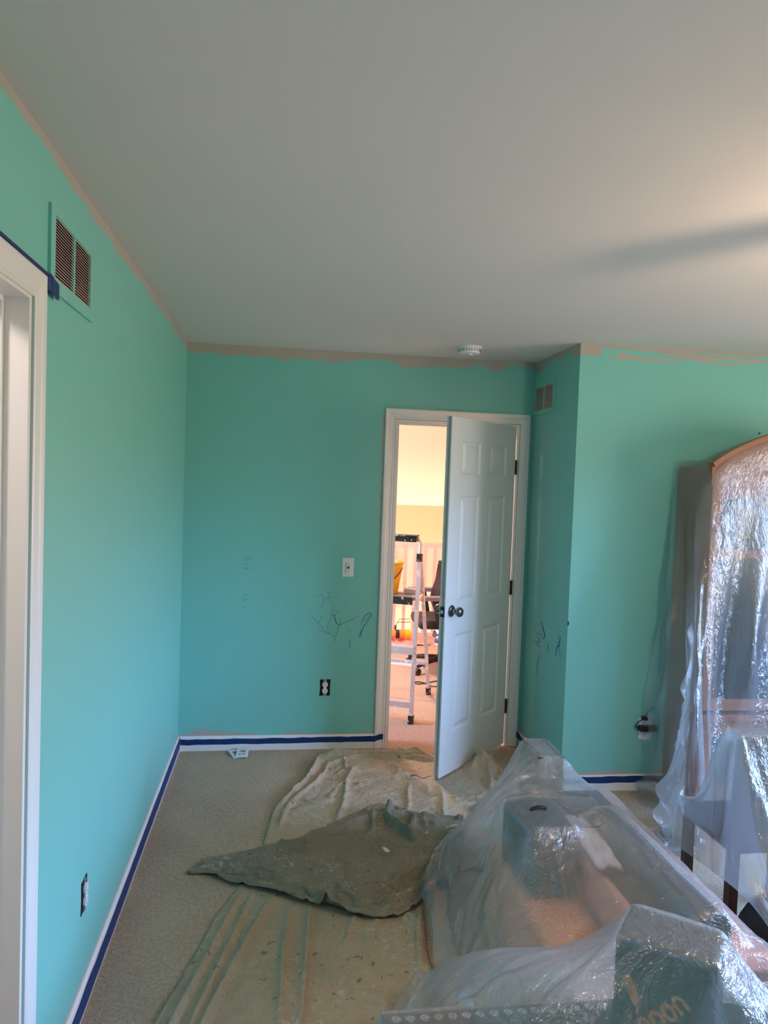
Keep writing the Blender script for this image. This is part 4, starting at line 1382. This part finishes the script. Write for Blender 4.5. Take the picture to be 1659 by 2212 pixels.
G[1:-1, 1:-1, 2] += (0.008*np.abs(vnoise(G.shape[:2], (9, 13), nz)) + 0.012*crease(G.shape[:2], (5, 12), nz, 6) + 0.008*crease(G.shape[:2], (12, 7), nz, 6))[1:-1, 1:-1]
P = settle(G, A_BOX, rim, 1.004, 24, 8, grav=0.0003, bend=0.03, floor_z=0.043)
film('plastic_sheet', P, 'film_heap', 'clear plastic dust sheet tented over the pile in the middle of the room')

# ------------------------------------------------------------------ covered trunk and carton near the camera
tr = thing('trunk', (1.37, -3.08, 0), 'dark trunk with white scrollwork edge beneath the plastic sheet', 'trunk')
TX0, TX1, TY0, TY1, TZ = 0.83, 1.92, -3.30, -2.892, 0.44
build('trunk_body', MB().box(TX0, TX1, TY0, TY1, 0, TZ-0.05, 0.006), 'charcoal', tr)
lid = build('trunk_lid', MB().box(TX0-0.004, TX1+0.004, TY0-0.004, TY1+0.004, TZ-0.048, TZ, 0.006), 'charcoal', tr)
mb = MB()
for k in range(16):       # scroll ornament along the lid edge
    xc = TX0+0.03+k*0.033
    for sg in (-1, 1):
        sp = [(xc+sg*(0.012*(1-i/14))*math.cos(i*0.75)*0.9, TY1-0.022+(0.012*(1-i/14))*math.sin(i*0.75), TZ+0.0008) for i in range(14)]
        mb.tube(sp, 0.0011, 4)
build('scrollwork', mb, 'lace', lid)
mb = MB()
for k in range(6):
    yc = TY1-0.05-k*0.06
    for sg in (-1, 1):
        sp = [(TX0-0.005, yc+sg*0.013+(0.013*(1-i/14))*math.cos(i*0.75), TZ-0.10+(0.016*(1-i/14))*math.sin(i*0.75)) for i in range(14)]
        mb.tube(sp, 0.0014, 4)
    mb.tube([(TX0-0.005, yc-0.014, TZ-0.10), (TX0-0.005, yc, TZ-0.065), (TX0-0.005, yc+0.014, TZ-0.10)], 0.0016, 4)
build('scrollwork', mb, 'lace', tr)

ca_ = math.radians(-39)
CB = Vector((1.424, -3.08, TZ+0.002))
bx = thing('carton', CB, 'charcoal carton with orange oval and blurred orange print on the trunk under plastic', 'carton')
M4 = Matrix.Translation(CB) @ Matrix.Rotation(ca_, 4, 'Z')
build('carton_body', MB(M4).box(-0.10, 0.10, -0.07, 0.07, 0, 0.275, 0.006), 'charcoal', bx)
build('side_panel', MB(M4).box(-0.1012, -0.10, -0.066, 0.066, 0.01, 0.265), 'teal_dark', bx)
ov = [(-0.063+0.012*math.cos(a)-0.010*math.sin(a), 0.168+0.030*math.sin(a)) for a in [2*PI*k/20 for k in range(20)]]
build('orange_oval', MB(M4).prism(ov, 0.0012, 'y', -0.0712), 'orange', bx)
Mt = M4 @ Matrix.Translation((0.015, -0.0708, 0.125)) @ Matrix.Rotation(math.radians(-48), 4, 'Y')
mb = MB(Mt)
for k in range(4):        # chunky rounded letter forms, too blurred in the photo to spell out
    x_ = -0.048+k*0.032
    if k in (1, 2):
        mb.tube([(x_+0.011*math.cos(2*PI*i/14), 0, 0.017+0.016*math.sin(2*PI*i/14)) for i in range(15)], 0.0045, 6)
    else:
        mb.tube([(x_-0.010, 0, 0.002), (x_-0.010, 0, 0.024), (x_-0.004, 0, 0.033), (x_+0.004, 0, 0.033), (x_+0.010, 0, 0.024), (x_+0.010, 0, 0.002)], 0.0045, 6)
for i_, v_ in enumerate(mb.v):      # press the strokes flat against the carton
    lv = Mt.inverted() @ v_
    mb.v[i_] = Mt @ Vector((lv.x, lv.y*0.2, lv.z))
build('lettering', mb, 'orange', bx)

B_BOX = [B(TX0-0.004, TX1+0.004, TY0-0.004, TY1+0.004, -0.1, TZ+0.002), ((CB.x, CB.y, TZ+0.13), (0.10, 0.07, 0.149), ca_)]
far_h = [(0.79, -2.84, zf), (1.08, -2.18, zf), (1.22, -2.40, zf), (1.38, -2.72, 0.05), (1.62, -2.85, 0.10), (1.97, -2.86, 0.05)]
far_h = [(0.80, -2.885, 0.37), (0.93, -2.55, 0.215), (1.07, -2.20, zf), (1.20, -2.42, zf), (1.34, -2.70, 0.045), (1.62, -2.855, 0.10), (1.97, -2.87, 0.05)]
near_h = [(0.79, -3.36, 0.02), (1.2, -3.37, 0.02), (1.97, -3.37, 0.02)]
left_h = [(0.79, -3.36, 0.02), (0.79, -3.1, 0.2), (0.80, -2.885, 0.37)]
right_h = [(1.97, -3.37, 0.02), (1.98, -3.1, 0.02), (1.97, -2.87, 0.05)]
G = coons(near_h, far_h, left_h, right_h, 120, 90)
z0 = G[..., 2].copy()
G, rim = membrane(G, B_BOX, it=900)
G[1:-1, 1:-1, 2] += (0.005*np.abs(vnoise(G.shape[:2], (12, 9), nz)) + 0.008*crease(G.shape[:2], (7, 10), nz, 6))[1:-1, 1:-1]
P = settle(G, B_BOX, rim, 1.006, 30, 8, grav=0.0003, bend=0.03, floor_z=0.040)
film('plastic_sheet', P, 'film_front', 'clear plastic dust sheet stretched over the trunk and the charcoal carton')

# ------------------------------------------------------------------ covered chair beside the hutch
KX0, KX1, KY0, KY1 = 2.20, 2.62, -2.13, -1.80
ch = thing('side_chair', ((KX0+KX1)/2, (KY0+KY1)/2, 0), 'dark wooden side chair with plum grey seat under plastic by the hutch', 'chair')
for x in (KX0+0.02, KX1-0.02):
    build('leg', MB().bar((x, KY1-0.02, 0), (x, KY1-0.02, 0.37), 0.034, 0.034), 'dark_wood', ch)
    build('back_post', MB().bar((x, KY0+0.02, 0), (x, KY0+0.02, 0.43), 0.034, 0.034).bar((x, KY0+0.02, 0.42), (x, KY0-0.005, 0.79), 0.034, 0.030), 'dark_wood', ch)
build('seat', MB().box(KX0, KX1, KY0, KY1, 0.37, 0.43, 0.018), 'lilac_uph', ch, True)
build('backrest', MB().box(KX0+0.035, KX1-0.035, KY0-0.008, KY0+0.024, 0.52, 0.80, 0.012), 'lilac_uph', ch, True)
mb = MB().bar((KX0+0.02, KY0+0.03, 0.20), (KX0+0.02, KY1-0.03, 0.20), 0.02, 0.02).bar((KX1-0.02, KY0+0.03, 0.20), (KX1-0.02, KY1-0.03, 0.20), 0.02, 0.02)
build('stretcher', mb, 'dark_wood', ch)
shade_ = thing('shade_mass', (2.31, -2.38, 0), 'black rounded shape added to stand in for the deep shade beneath the covered chair', 'shade stand-in')  # black shape with a loop, added to darken the floor where only shade falls
build('rounded_body', MB().lathe([(0.0, -2.58), (0.10, -2.575), (0.145, -2.54), (0.15, -2.38), (0.145, -2.22), (0.10, -2.18), (0.0, -2.175)], (2.31, 0, 0.145), 'y', 24), 'black', shade_, True)
build('handle', MB().tube([(2.31, -2.45, 0.28), (2.31, -2.43, 0.295), (2.31, -2.38, 0.303), (2.31, -2.33, 0.295), (2.31, -2.31, 0.28)], 0.008), 'black', shade_)
C_BOX = [B(KX0-0.01, KX1+0.01, KY0-0.01, KY1+0.01, 0.0, 0.435), B(KX0-0.012, KX1+0.012, KY0-0.04, KY0+0.045, 0.3, 0.815)]
hz_ = 0.24
left_h = [(2.10, -2.56, 0.30), (2.15, -2.30, 0.31), (2.175, -1.98, 0.27), (2.18, -1.74, hz_), (2.21, -1.64, hz_)]
right_h = [(2.82, -2.52, 0.16), (2.78, -2.25, 0.2), (2.72, -1.98, hz_), (2.70, -1.74, hz_), (2.66, -1.64, hz_)]
near_h = [(2.10, -2.56, 0.30), (2.3, -2.60, 0.24), (2.55, -2.60, 0.2), (2.82, -2.52, 0.16)]
far_h = [(2.21, -1.64, hz_), (2.4, -1.63, hz_), (2.66, -1.64, hz_)]
G = coons(near_h, far_h, left_h, right_h, 90, 100)
G, rim = membrane(G, C_BOX, it=700)
wv = vnoise(G.shape[:2], (16, 4), nz)
G[1:-1, 1:-1, 1] += 0.010*wv[1:-1, 1:-1]
G[1:-1, 1:-1, 2] += 0.006*np.abs(wv)[1:-1, 1:-1]
P = settle(G, C_BOX, rim, 1.004, 26, 8, grav=0.0003, bend=0.05)
film('plastic_sheet', P, 'film_chair', 'clear plastic dust sheet draped over the side chair in front of the hutch')

# ------------------------------------------------------------------ ceiling fan lighting the room from the right
FX, FY = 2.35, -2.95
fan = thing('ceiling_fan', (FX, FY, 1.95), 'white ceiling fan with a warm lit globe hanging from the ceiling', 'ceiling fan')
build('canopy', MB().lathe([(0, H), (0.065, H), (0.05, H-0.05), (0, H-0.05)], (FX, FY, 0), 'z', 24), 'fan_white', fan, True)
build('downrod', MB().lathe([(0, H-0.05), (0.012, H-0.05), (0.012, 2.27), (0, 2.27)], (FX, FY, 0), 'z', 12), 'fan_white', fan)
build('motor_housing', MB().lathe([(0, 2.28), (0.09, 2.27), (0.11, 2.22), (0.10, 2.15), (0.06, 2.12), (0, 2.12)], (FX, FY, 0), 'z', 28), 'fan_white', fan, True)
for k in range(4):
    a = math.radians(129.5+90*k)
    Mf = Matrix.Translation((FX, FY, 2.21)) @ Matrix.Rotation(a, 4, 'Z') @ Matrix.Rotation(0.2, 4, 'X')
    build('blade', MB(Mf).prism([(0.16, -0.045), (0.30, -0.062), (0.47, -0.066), (0.50, -0.04), (0.50, 0.04), (0.47, 0.066), (0.30, 0.062), (0.16, 0.045)], 0.008, 'z'), 'fan_white', fan)
    build('blade_arm', MB(Mf).box(0.08, 0.20, -0.015, 0.015, -0.008, 0.0), 'fan_white', fan)
build('globe', MB().lathe([(0.045, 2.13), (0.066, 2.115), (0.074, 2.08), (0.066, 2.045), (0.04, 2.02), (0, 2.012)], (FX, FY, 0), 'z', 24), 'globe', fan, True)

# ------------------------------------------------------------------ the landing beyond the door
HX0, HX1, HY1, HZ = -1.2, 4.8, 4.8, 3.54
mb = MB()
mb.box(HX0, 0.0, 0.0, 0.12, 0, HZ); mb.box(W1+0.12, HX1, 0.0, 0.12, 0, HZ); mb.box(0.0, W1+0.12, 0.0, 0.12, H+0.12, HZ)
struct('wall_landing_near', mb, 'cream', 'cream wall of the bright landing around the doorway', 'wall')
struct('wall_landing_far', MB().box(HX0, HX1, HY1, HY1+0.1, -1.5, 1.45), 'peach_wall', 'low peach wall across the stairwell beyond the railing', 'wall')
mb = MB()
mb.box(HX0-0.1, HX0, 0.0, LW_Y0, -1.5, HZ); mb.box(HX0-0.1, HX0, LW_Y1, HY1, -1.5, HZ)
mb.box(HX0-0.1, HX0, LW_Y0, LW_Y1, -1.5, LW_Z0); mb.box(HX0-0.1, HX0, LW_Y0, LW_Y1, LW_Z1, HZ)
struct('wall_landing_left', mb, 'peach_wall', 'peach side wall of the landing near the stepladder', 'wall')
wd = thing('window_2', (HX0-0.05, (LW_Y0+LW_Y1)/2, LW_Z0), 'white window lighting the landing near the doorway', 'window', kind='structure')
mb = MB()
for y0, y1, z0, z1 in ((LW_Y0, LW_Y1, LW_Z0, LW_Z0+0.05), (LW_Y0, LW_Y1, LW_Z1-0.05, LW_Z1), (LW_Y0, LW_Y0+0.05, LW_Z0+0.05, LW_Z1-0.05), (LW_Y1-0.05, LW_Y1, LW_Z0+0.05, LW_Z1-0.05)):
    mb.box(HX0-0.08, HX0-0.02, y0, y1, z0, z1)
build('window_frame', mb, 'trim', wd)
build('pane', MB().box(HX0-0.052, HX0-0.048, LW_Y0+0.05, LW_Y1-0.05, LW_Z0+0.05, LW_Z1-0.05), 'win_glass', wd)
struct('wall_landing_right', MB().box(HX1, HX1+0.1, 0.0, HY1, -1.5, HZ), 'peach_wall', 'peach side wall of the landing behind the office chair', 'wall')
sl = 0.75
mb = MB().prism([(HY1+0.1, 1.365-0.075), (HY1+0.1, 1.41), (1.9-0.05, HZ+0.12), (0.0, HZ+0.12), (0.0, HZ), (1.9, HZ)], HX1-HX0+0.2, 'x', HX0-0.1)
struct('ceiling_landing', mb, 'cream', 'cream sloped ceiling above the bright landing', 'ceiling')
struct('floor_stairwell', MB().box(HX0, HX1, 3.42, HY1, -1.6, -1.5), 'carpet', 'carpeted floor down in the stairwell', 'floor')

# landing lamp (out of sight above the doorway)
ll = thing('ceiling_lamp', (1.0, 1.7, 2.9), 'bright warm globe lamp hanging over the landing', 'lamp')
build('lamp_rod', MB().tube([(1.0, 1.7, HZ), (1.0, 1.7, 3.08)], 0.01), 'fan_white', ll)
build('lamp_globe', MB().lathe([(0.04, 3.08), (0.13, 3.02), (0.16, 2.95), (0.13, 2.86), (0.05, 2.80), (0, 2.795)], (1.0, 1.7, 0), 'z', 24), 'hall_globe', ll, True)

# railing
rl = thing('stair_railing', (1.9, 3.30, 0), 'pinkish white stair railing with square balusters beyond the stepladder', 'railing')
build('handrail', MB().box(0.2, 3.6, 3.275, 3.325, 0.965, 1.010, 0.008), 'rail_paint', rl)
build('bottom_rail', MB().box(0.2, 3.6, 3.28, 3.32, 0.0, 0.04), 'rail_paint', rl)
b0_ = build('baluster', MB().box(0.30, 0.332, 3.284, 3.316, 0.04, 0.965), 'rail_paint', rl)
for k in range(1, 31):
    copy_part(b0_, WLOC[b0_]+Vector((0.107*k, 0, 0)), rl)
n_, m2 = 90, 30
G = np.zeros((n_, m2, 3))
wv = vnoise((n_, m2), (26, 3), nz)
for j in range(m2):
    f = j/(m2-1)
    for i in range(n_):
        x = 0.35+3.1*i/(n_-1)
        if f < 0.12:
            G[i, j] = (x, 3.345-0.085*(f/0.12), 1.018+0.004*math.sin(i*0.7))
        else:
            g = (f-0.12)/0.88
            G[i, j] = (x, 3.262-0.012-0.020*abs(wv[i, j])*min(1, g*6), 1.018-0.70*g)
film('plastic_sheet', G, 'film_rail', 'clear plastic sheet hung over the stair railing on the landing')

# masking paper and tools on the landing floor
mp_ = thing('masking_paper', (1.9, 3.03, 0), 'crumpled pink masking paper on the landing carpet below the railing', 'paper')
G = loft([(0.9, 2.80), (1.5, 2.83), (1.9, 2.82), (2.05, 2.83), (2.14, 2.86)], [(0.9, 3.24), (1.5, 3.25), (1.9, 3.25), (2.05, 3.25), (2.14, 3.24)], 90, 30)
G[..., 2] = 0.006+0.016*np.abs(vnoise(G.shape[:2], (22, 7), nz))
ob = build('paper_sheet', MB().grid(G), 'pink_paper', mp_, True)
ob.modifiers.new('t', 'SOLIDIFY').thickness = 0.001
tb = thing('caulk_tube', (1.75, 3.06, 0.03), 'orange sealant tube with black band lying on the pink paper', 'tube')
build('tube_body', MB().lathe([(0, 1.45), (0.043, 1.45), (0.045, 1.46), (0.045, 1.90), (0.038, 1.91), (0, 1.91)], (0, 3.0, 0.085), 'x', 24), 'orange_tube', tb, math.radians(40))
build('black_band', MB().lathe([(0.0, 1.79), (0.0458, 1.79), (0.0458, 1.83), (0, 1.83)], (0, 3.0, 0.085), 'x', 24), 'black', tb, math.radians(40))
build('yellow_cap', MB().lathe([(0, 1.885), (0.049, 1.885), (0.049, 1.945), (0.03, 1.95), (0.02, 1.955), (0, 1.955)], (0, 3.0, 0.085), 'x', 24), 'bucket', tb, math.radians(40))
rf_ = thing('roller_frame', (1.86, 3.12, 0.02), 'bent wire paint roller frame leaning by the railing', 'roller')
build('wire', MB().tube([(1.82, 3.18, 0.14), (1.86, 3.2, 0.20), (1.98, 3.2, 0.205), (1.985, 3.19, 0.175), (1.84, 3.19, 0.17)], 0.004, 6), 'wire', rf_)
build('roller_handle', MB().tube([(1.82, 3.18, 0.14), (1.815, 3.17, 0.045)], 0.011, 8), 'black', rf_)
bt = thing('glue_bottle', (2.225, 2.90, 0), 'white squeeze bottle with blue label beside the office chair', 'bottle')
build('bottle_body', MB().lathe([(0, 0), (0.036, 0), (0.038, 0.01), (0.038, 0.12), (0.028, 0.14), (0.015, 0.148), (0, 0.148)], (2.225, 2.90, 0), 'z', 20), 'white_plastic', bt, math.radians(40))
build('bottle_label', MB().lathe([(0.0385, 0.02), (0.0385, 0.075)], (2.225, 2.90, 0), 'z', 20), 'blue_label', bt, True)
build('bottle_label', MB().lathe([(0.0385, 0.095), (0.0385, 0.118)], (2.225, 2.90, 0), 'z', 20), 'blue_label', bt, True)
build('bottle_cap', MB().lathe([(0, 0.148), (0.018, 0.148), (0.014, 0.172), (0, 0.172)], (2.225, 2.90, 0), 'z', 16), 'white_plastic', bt, True)
pk = thing('trim_board', (1.68, 2.10, 0), 'white painted trim board lying on the landing carpet', 'board')
build('board', MB().bar((1.18, 2.36, 0.011), (1.90, 1.985, 0.011), 0.075, 0.02, (0, 0, 1)), 'trim', pk)
wc = thing('extension_cord', (1.85, 1.45, 0), 'thin black cord looped on the landing carpet', 'cord')
cp = catmull([(2.25, 1.60, 0.006), (2.05, 1.52, 0.006), (1.92, 1.50, 0.006), (1.80, 1.43, 0.008), (1.735, 1.41, 0.006), (1.715, 1.455, 0.006), (1.755, 1.475, 0.006), (1.80, 1.41, 0.011), (1.83, 1.355, 0.006), (1.88, 1.335, 0.006), (1.95, 1.375, 0.006), (2.2, 1.40, 0.006)], 6)
build('cord', MB().tube(cp, 0.0045, 6), 'black', wc)

# stepladder
LO = Vector((1.503, 0.445, 0)); lw = Vector((-0.934, 0.357, 0)); ld = Vector((0.357, 0.934, 0))


def LP(w_, d_, z_):
    return LO + lw*w_ + ld*d_ + Vector((0, 0, z_))


sl_ = thing('stepladder', LP(0.21, 0.3, 0), 'paint-spattered aluminium stepladder with black top tray on the landing', 'stepladder')
LWD = 0.44
for w_ in (0.0, LWD):
    lg = build('front_leg', MB().bar(LP(w_, 0.005, 0.03), LP(w_, 0.115, 1.14), 0.024, 0.040, ld), 'ladder', sl_)
    build('foot', MB().bar(LP(w_, 0.0, 0.0), LP(w_, 0.007, 0.055), 0.034, 0.050, ld), 'ladder_black', lg)
    build('upper_post', MB().tube(catmull([LP(w_, 0.115, 1.13), LP(w_, 0.128, 1.22), LP(w_+(0.012 if w_ == 0 else -0.012), 0.14, 1.262), LP(w_+(0.03 if w_ == 0 else -0.03), 0.15, 1.278)], 5), 0.011, 10), 'ladder', lg, True)
    build('hinge_clamp', MB().bar(LP(w_, 0.112, 1.11), LP(w_, 0.118, 1.165), 0.036, 0.052, ld), 'ladder_black', lg)
    lg = build('rear_leg', MB().bar(LP(w_, 0.735, 0.03), LP(w_, 0.16, 1.14), 0.022, 0.030, ld), 'ladder', sl_)
    build('foot', MB().bar(LP(w_, 0.74, 0.0), LP(w_, 0.725, 0.06), 0.034, 0.045, ld), 'ladder_black', lg)
    build('side_brace', MB().bar(LP(w_, 0.09, 0.83), LP(w_, 0.30, 0.86), 0.012, 0.02, (0, 0, 1)), 'ladder', sl_)
build('cross_bar', MB().bar(LP(0.0, 0.012, 0.125), LP(LWD, 0.012, 0.125), 0.040, 0.022, ld), 'ladder', sl_)
build('cross_bar', MB().bar(LP(0.0, 0.055, 0.50), LP(LWD, 0.055, 0.50), 0.05, 0.09, ld), 'ladder', sl_)
build('cross_bar', MB().bar(LP(0.0, 0.60, 0.28), LP(LWD, 0.60, 0.28), 0.025, 0.018, ld), 'ladder', sl_)
pf = build('platform', MB().bar(LP(0.018, 0.20, 0.852), LP(LWD-0.018, 0.20, 0.852), 0.022, 0.27, ld), simple('paint_smeared_step', (150, 138, 134), 0.7, var=0.2), sl_)
build('platform_lip', MB().bar(LP(0.03, 0.060, 0.838), LP(LWD-0.03, 0.060, 0.838), 0.052, 0.014, ld), 'ladder_black', pf)
ty = build('top_tray', MB().bar(LP(0.03, 0.15, 1.262), LP(LWD-0.03, 0.15, 1.262), 0.036, 0.08, ld), 'ladder_black', sl_)
build('tray_lip', MB().bar(LP(0.02, 0.135, 1.288), LP(LWD-0.02, 0.135, 1.288), 0.010, 0.10, ld), 'ladder_black', ty)

bk = LP(0.275, 0.205, 0.866)
bu = thing('bucket', bk, 'yellow paint bucket with wire handle standing on the stepladder platform', 'bucket')
build('bucket_body', MB().lathe([(0, 0), (0.105, 0), (0.108, 0.004), (0.140, 0.215), (0.147, 0.217), (0.147, 0.226), (0.136, 0.226), (0.103, 0.01), (0, 0.008)], bk, 'z', 32), 'bucket', bu, math.radians(45))
build('bucket_label', MB().lathe([(0.110, 0.02), (0.1225, 0.10)], bk, 'z', 32), 'bucket_label', bu, True)
hd = []
for k in range(15):
    a = PI*k/14
    dirv = Vector((math.cos(0.55), -math.sin(0.55), 0))
    side = Vector((math.sin(0.55), math.cos(0.55), 0))*-1
    hd.append(bk + dirv*0.146*math.cos(a) + side*(0.15*math.sin(a)) + Vector((0, 0, 0.185-0.12*math.sin(a))))
build('wire_handle', MB().tube(hd, 0.0035, 6), 'wire', bu, True)
sp_ = LP(0.075, 0.235, 0.864)
spg = thing('sanding_sponge', sp_, 'grey sanding sponge on the stepladder platform beside the bucket', 'sponge')
build('sponge_block', MB(Matrix.Translation(sp_) @ Matrix.Rotation(-0.3, 4, 'Z')).box(-0.050, 0.050, -0.03, 0.03, 0, 0.036, 0.006), 'sponge', spg)

# office chair, facing the stepladder side
OC = Vector((2.03, 1.90, 0))
oc = thing('office_chair', OC, 'black mesh office chair with grey armrest half hidden by the open door', 'office chair')
hub = build('base_hub', MB().lathe([(0, 0.07), (0.045, 0.07), (0.05, 0.12), (0.03, 0.14), (0.028, 0.36), (0.02, 0.38), (0, 0.38)], OC, 'z', 20), 'chair_black', oc, math.radians(40))
for k in range(5):
    a = math.radians(218+72*k)
    dv = Vector((math.cos(a), math.sin(a), 0))
    lg = build('base_leg', MB().tube([OC+dv*0.03+Vector((0, 0, 0.105)), OC+dv*0.18+Vector((0, 0, 0.095)), OC+dv*0.31+Vector((0, 0, 0.075))], [0.026, 0.022, 0.016], 8), 'chair_black', oc, True)
    cc = OC+dv*0.315
    q = Vector((-dv.y, dv.x, 0))
    build('caster', MB().tube([cc+q*0.022+Vector((0, 0, 0.030)), cc-q*0.022+Vector((0, 0, 0.030))], 0.030, 16), 'chair_black', lg)
build('seat', MB().box(OC.x-0.25, OC.x+0.20, OC.y-0.24, OC.y+0.24, 0.40, 0.485, 0.035), 'chair_black', oc, True)
# curved backrest: frame and mesh
bc = [(2.10, 0.42), (2.045, 0.50), (2.005, 0.60), (2.015, 0.68), (2.045, 0.78), (2.05, 0.88), (2.04, 0.945)]
bcs = resample(bc, 26)
G = np.zeros((26, 14, 3))
for i, (bx_, bz_) in enumerate(bcs):
    for j in range(14):
        v_ = -1+2*j/13
        hwid = 0.235*(1-0.35*max(0, (bz_-0.75)/0.2)**3)
        G[i, j] = (bx_-0.045*v_*v_+0.03, OC.y+hwid*v_, bz_)
ob = build('back_mesh', MB().grid(G), 'chair_black', oc, True)
ob.modifiers.new('t', 'SOLIDIFY').thickness = 0.03
loop = [tuple(G[i, 0]) for i in range(26)]+[tuple(G[25, j]) for j in range(1, 14)]+[tuple(G[i, 13]) for i in range(24, -1, -1)]
build('back_frame', MB().tube(loop, 0.018, 8), 'chair_black', oc, True)
build('lumbar_pad', MB().box(2.005, 2.035, OC.y-0.16, OC.y+0.16, 0.56, 0.66, 0.012), 'chair_grey', oc, True)
for s2 in (-1, 1):
    y_ = OC.y+s2*0.27
    am = build('arm_post', MB().bar((1.95, y_, 0.44), (1.90, y_, 0.665), 0.05, 0.03, (0, 1, 0)).bar((1.95, y_, 0.45), (1.98, OC.y+s2*0.2, 0.43), 0.05, 0.03, (0, 0, 1)), 'chair_black', oc)
    build('arm_pad', MB().prism([(1.76, y_-0.035), (1.80, y_-0.045), (1.98, y_-0.045), (2.0, y_-0.03), (2.0, y_+0.03), (1.98, y_+0.045), (1.80, y_+0.045), (1.76, y_+0.035)], 0.032, 'z', 0.662), 'chair_grey', am)
build('tilt_lever', MB().tube([(1.92, OC.y-0.2, 0.385), (1.90, OC.y-0.31, 0.375)], [0.010, 0.022], 10), 'chair_grey', oc)
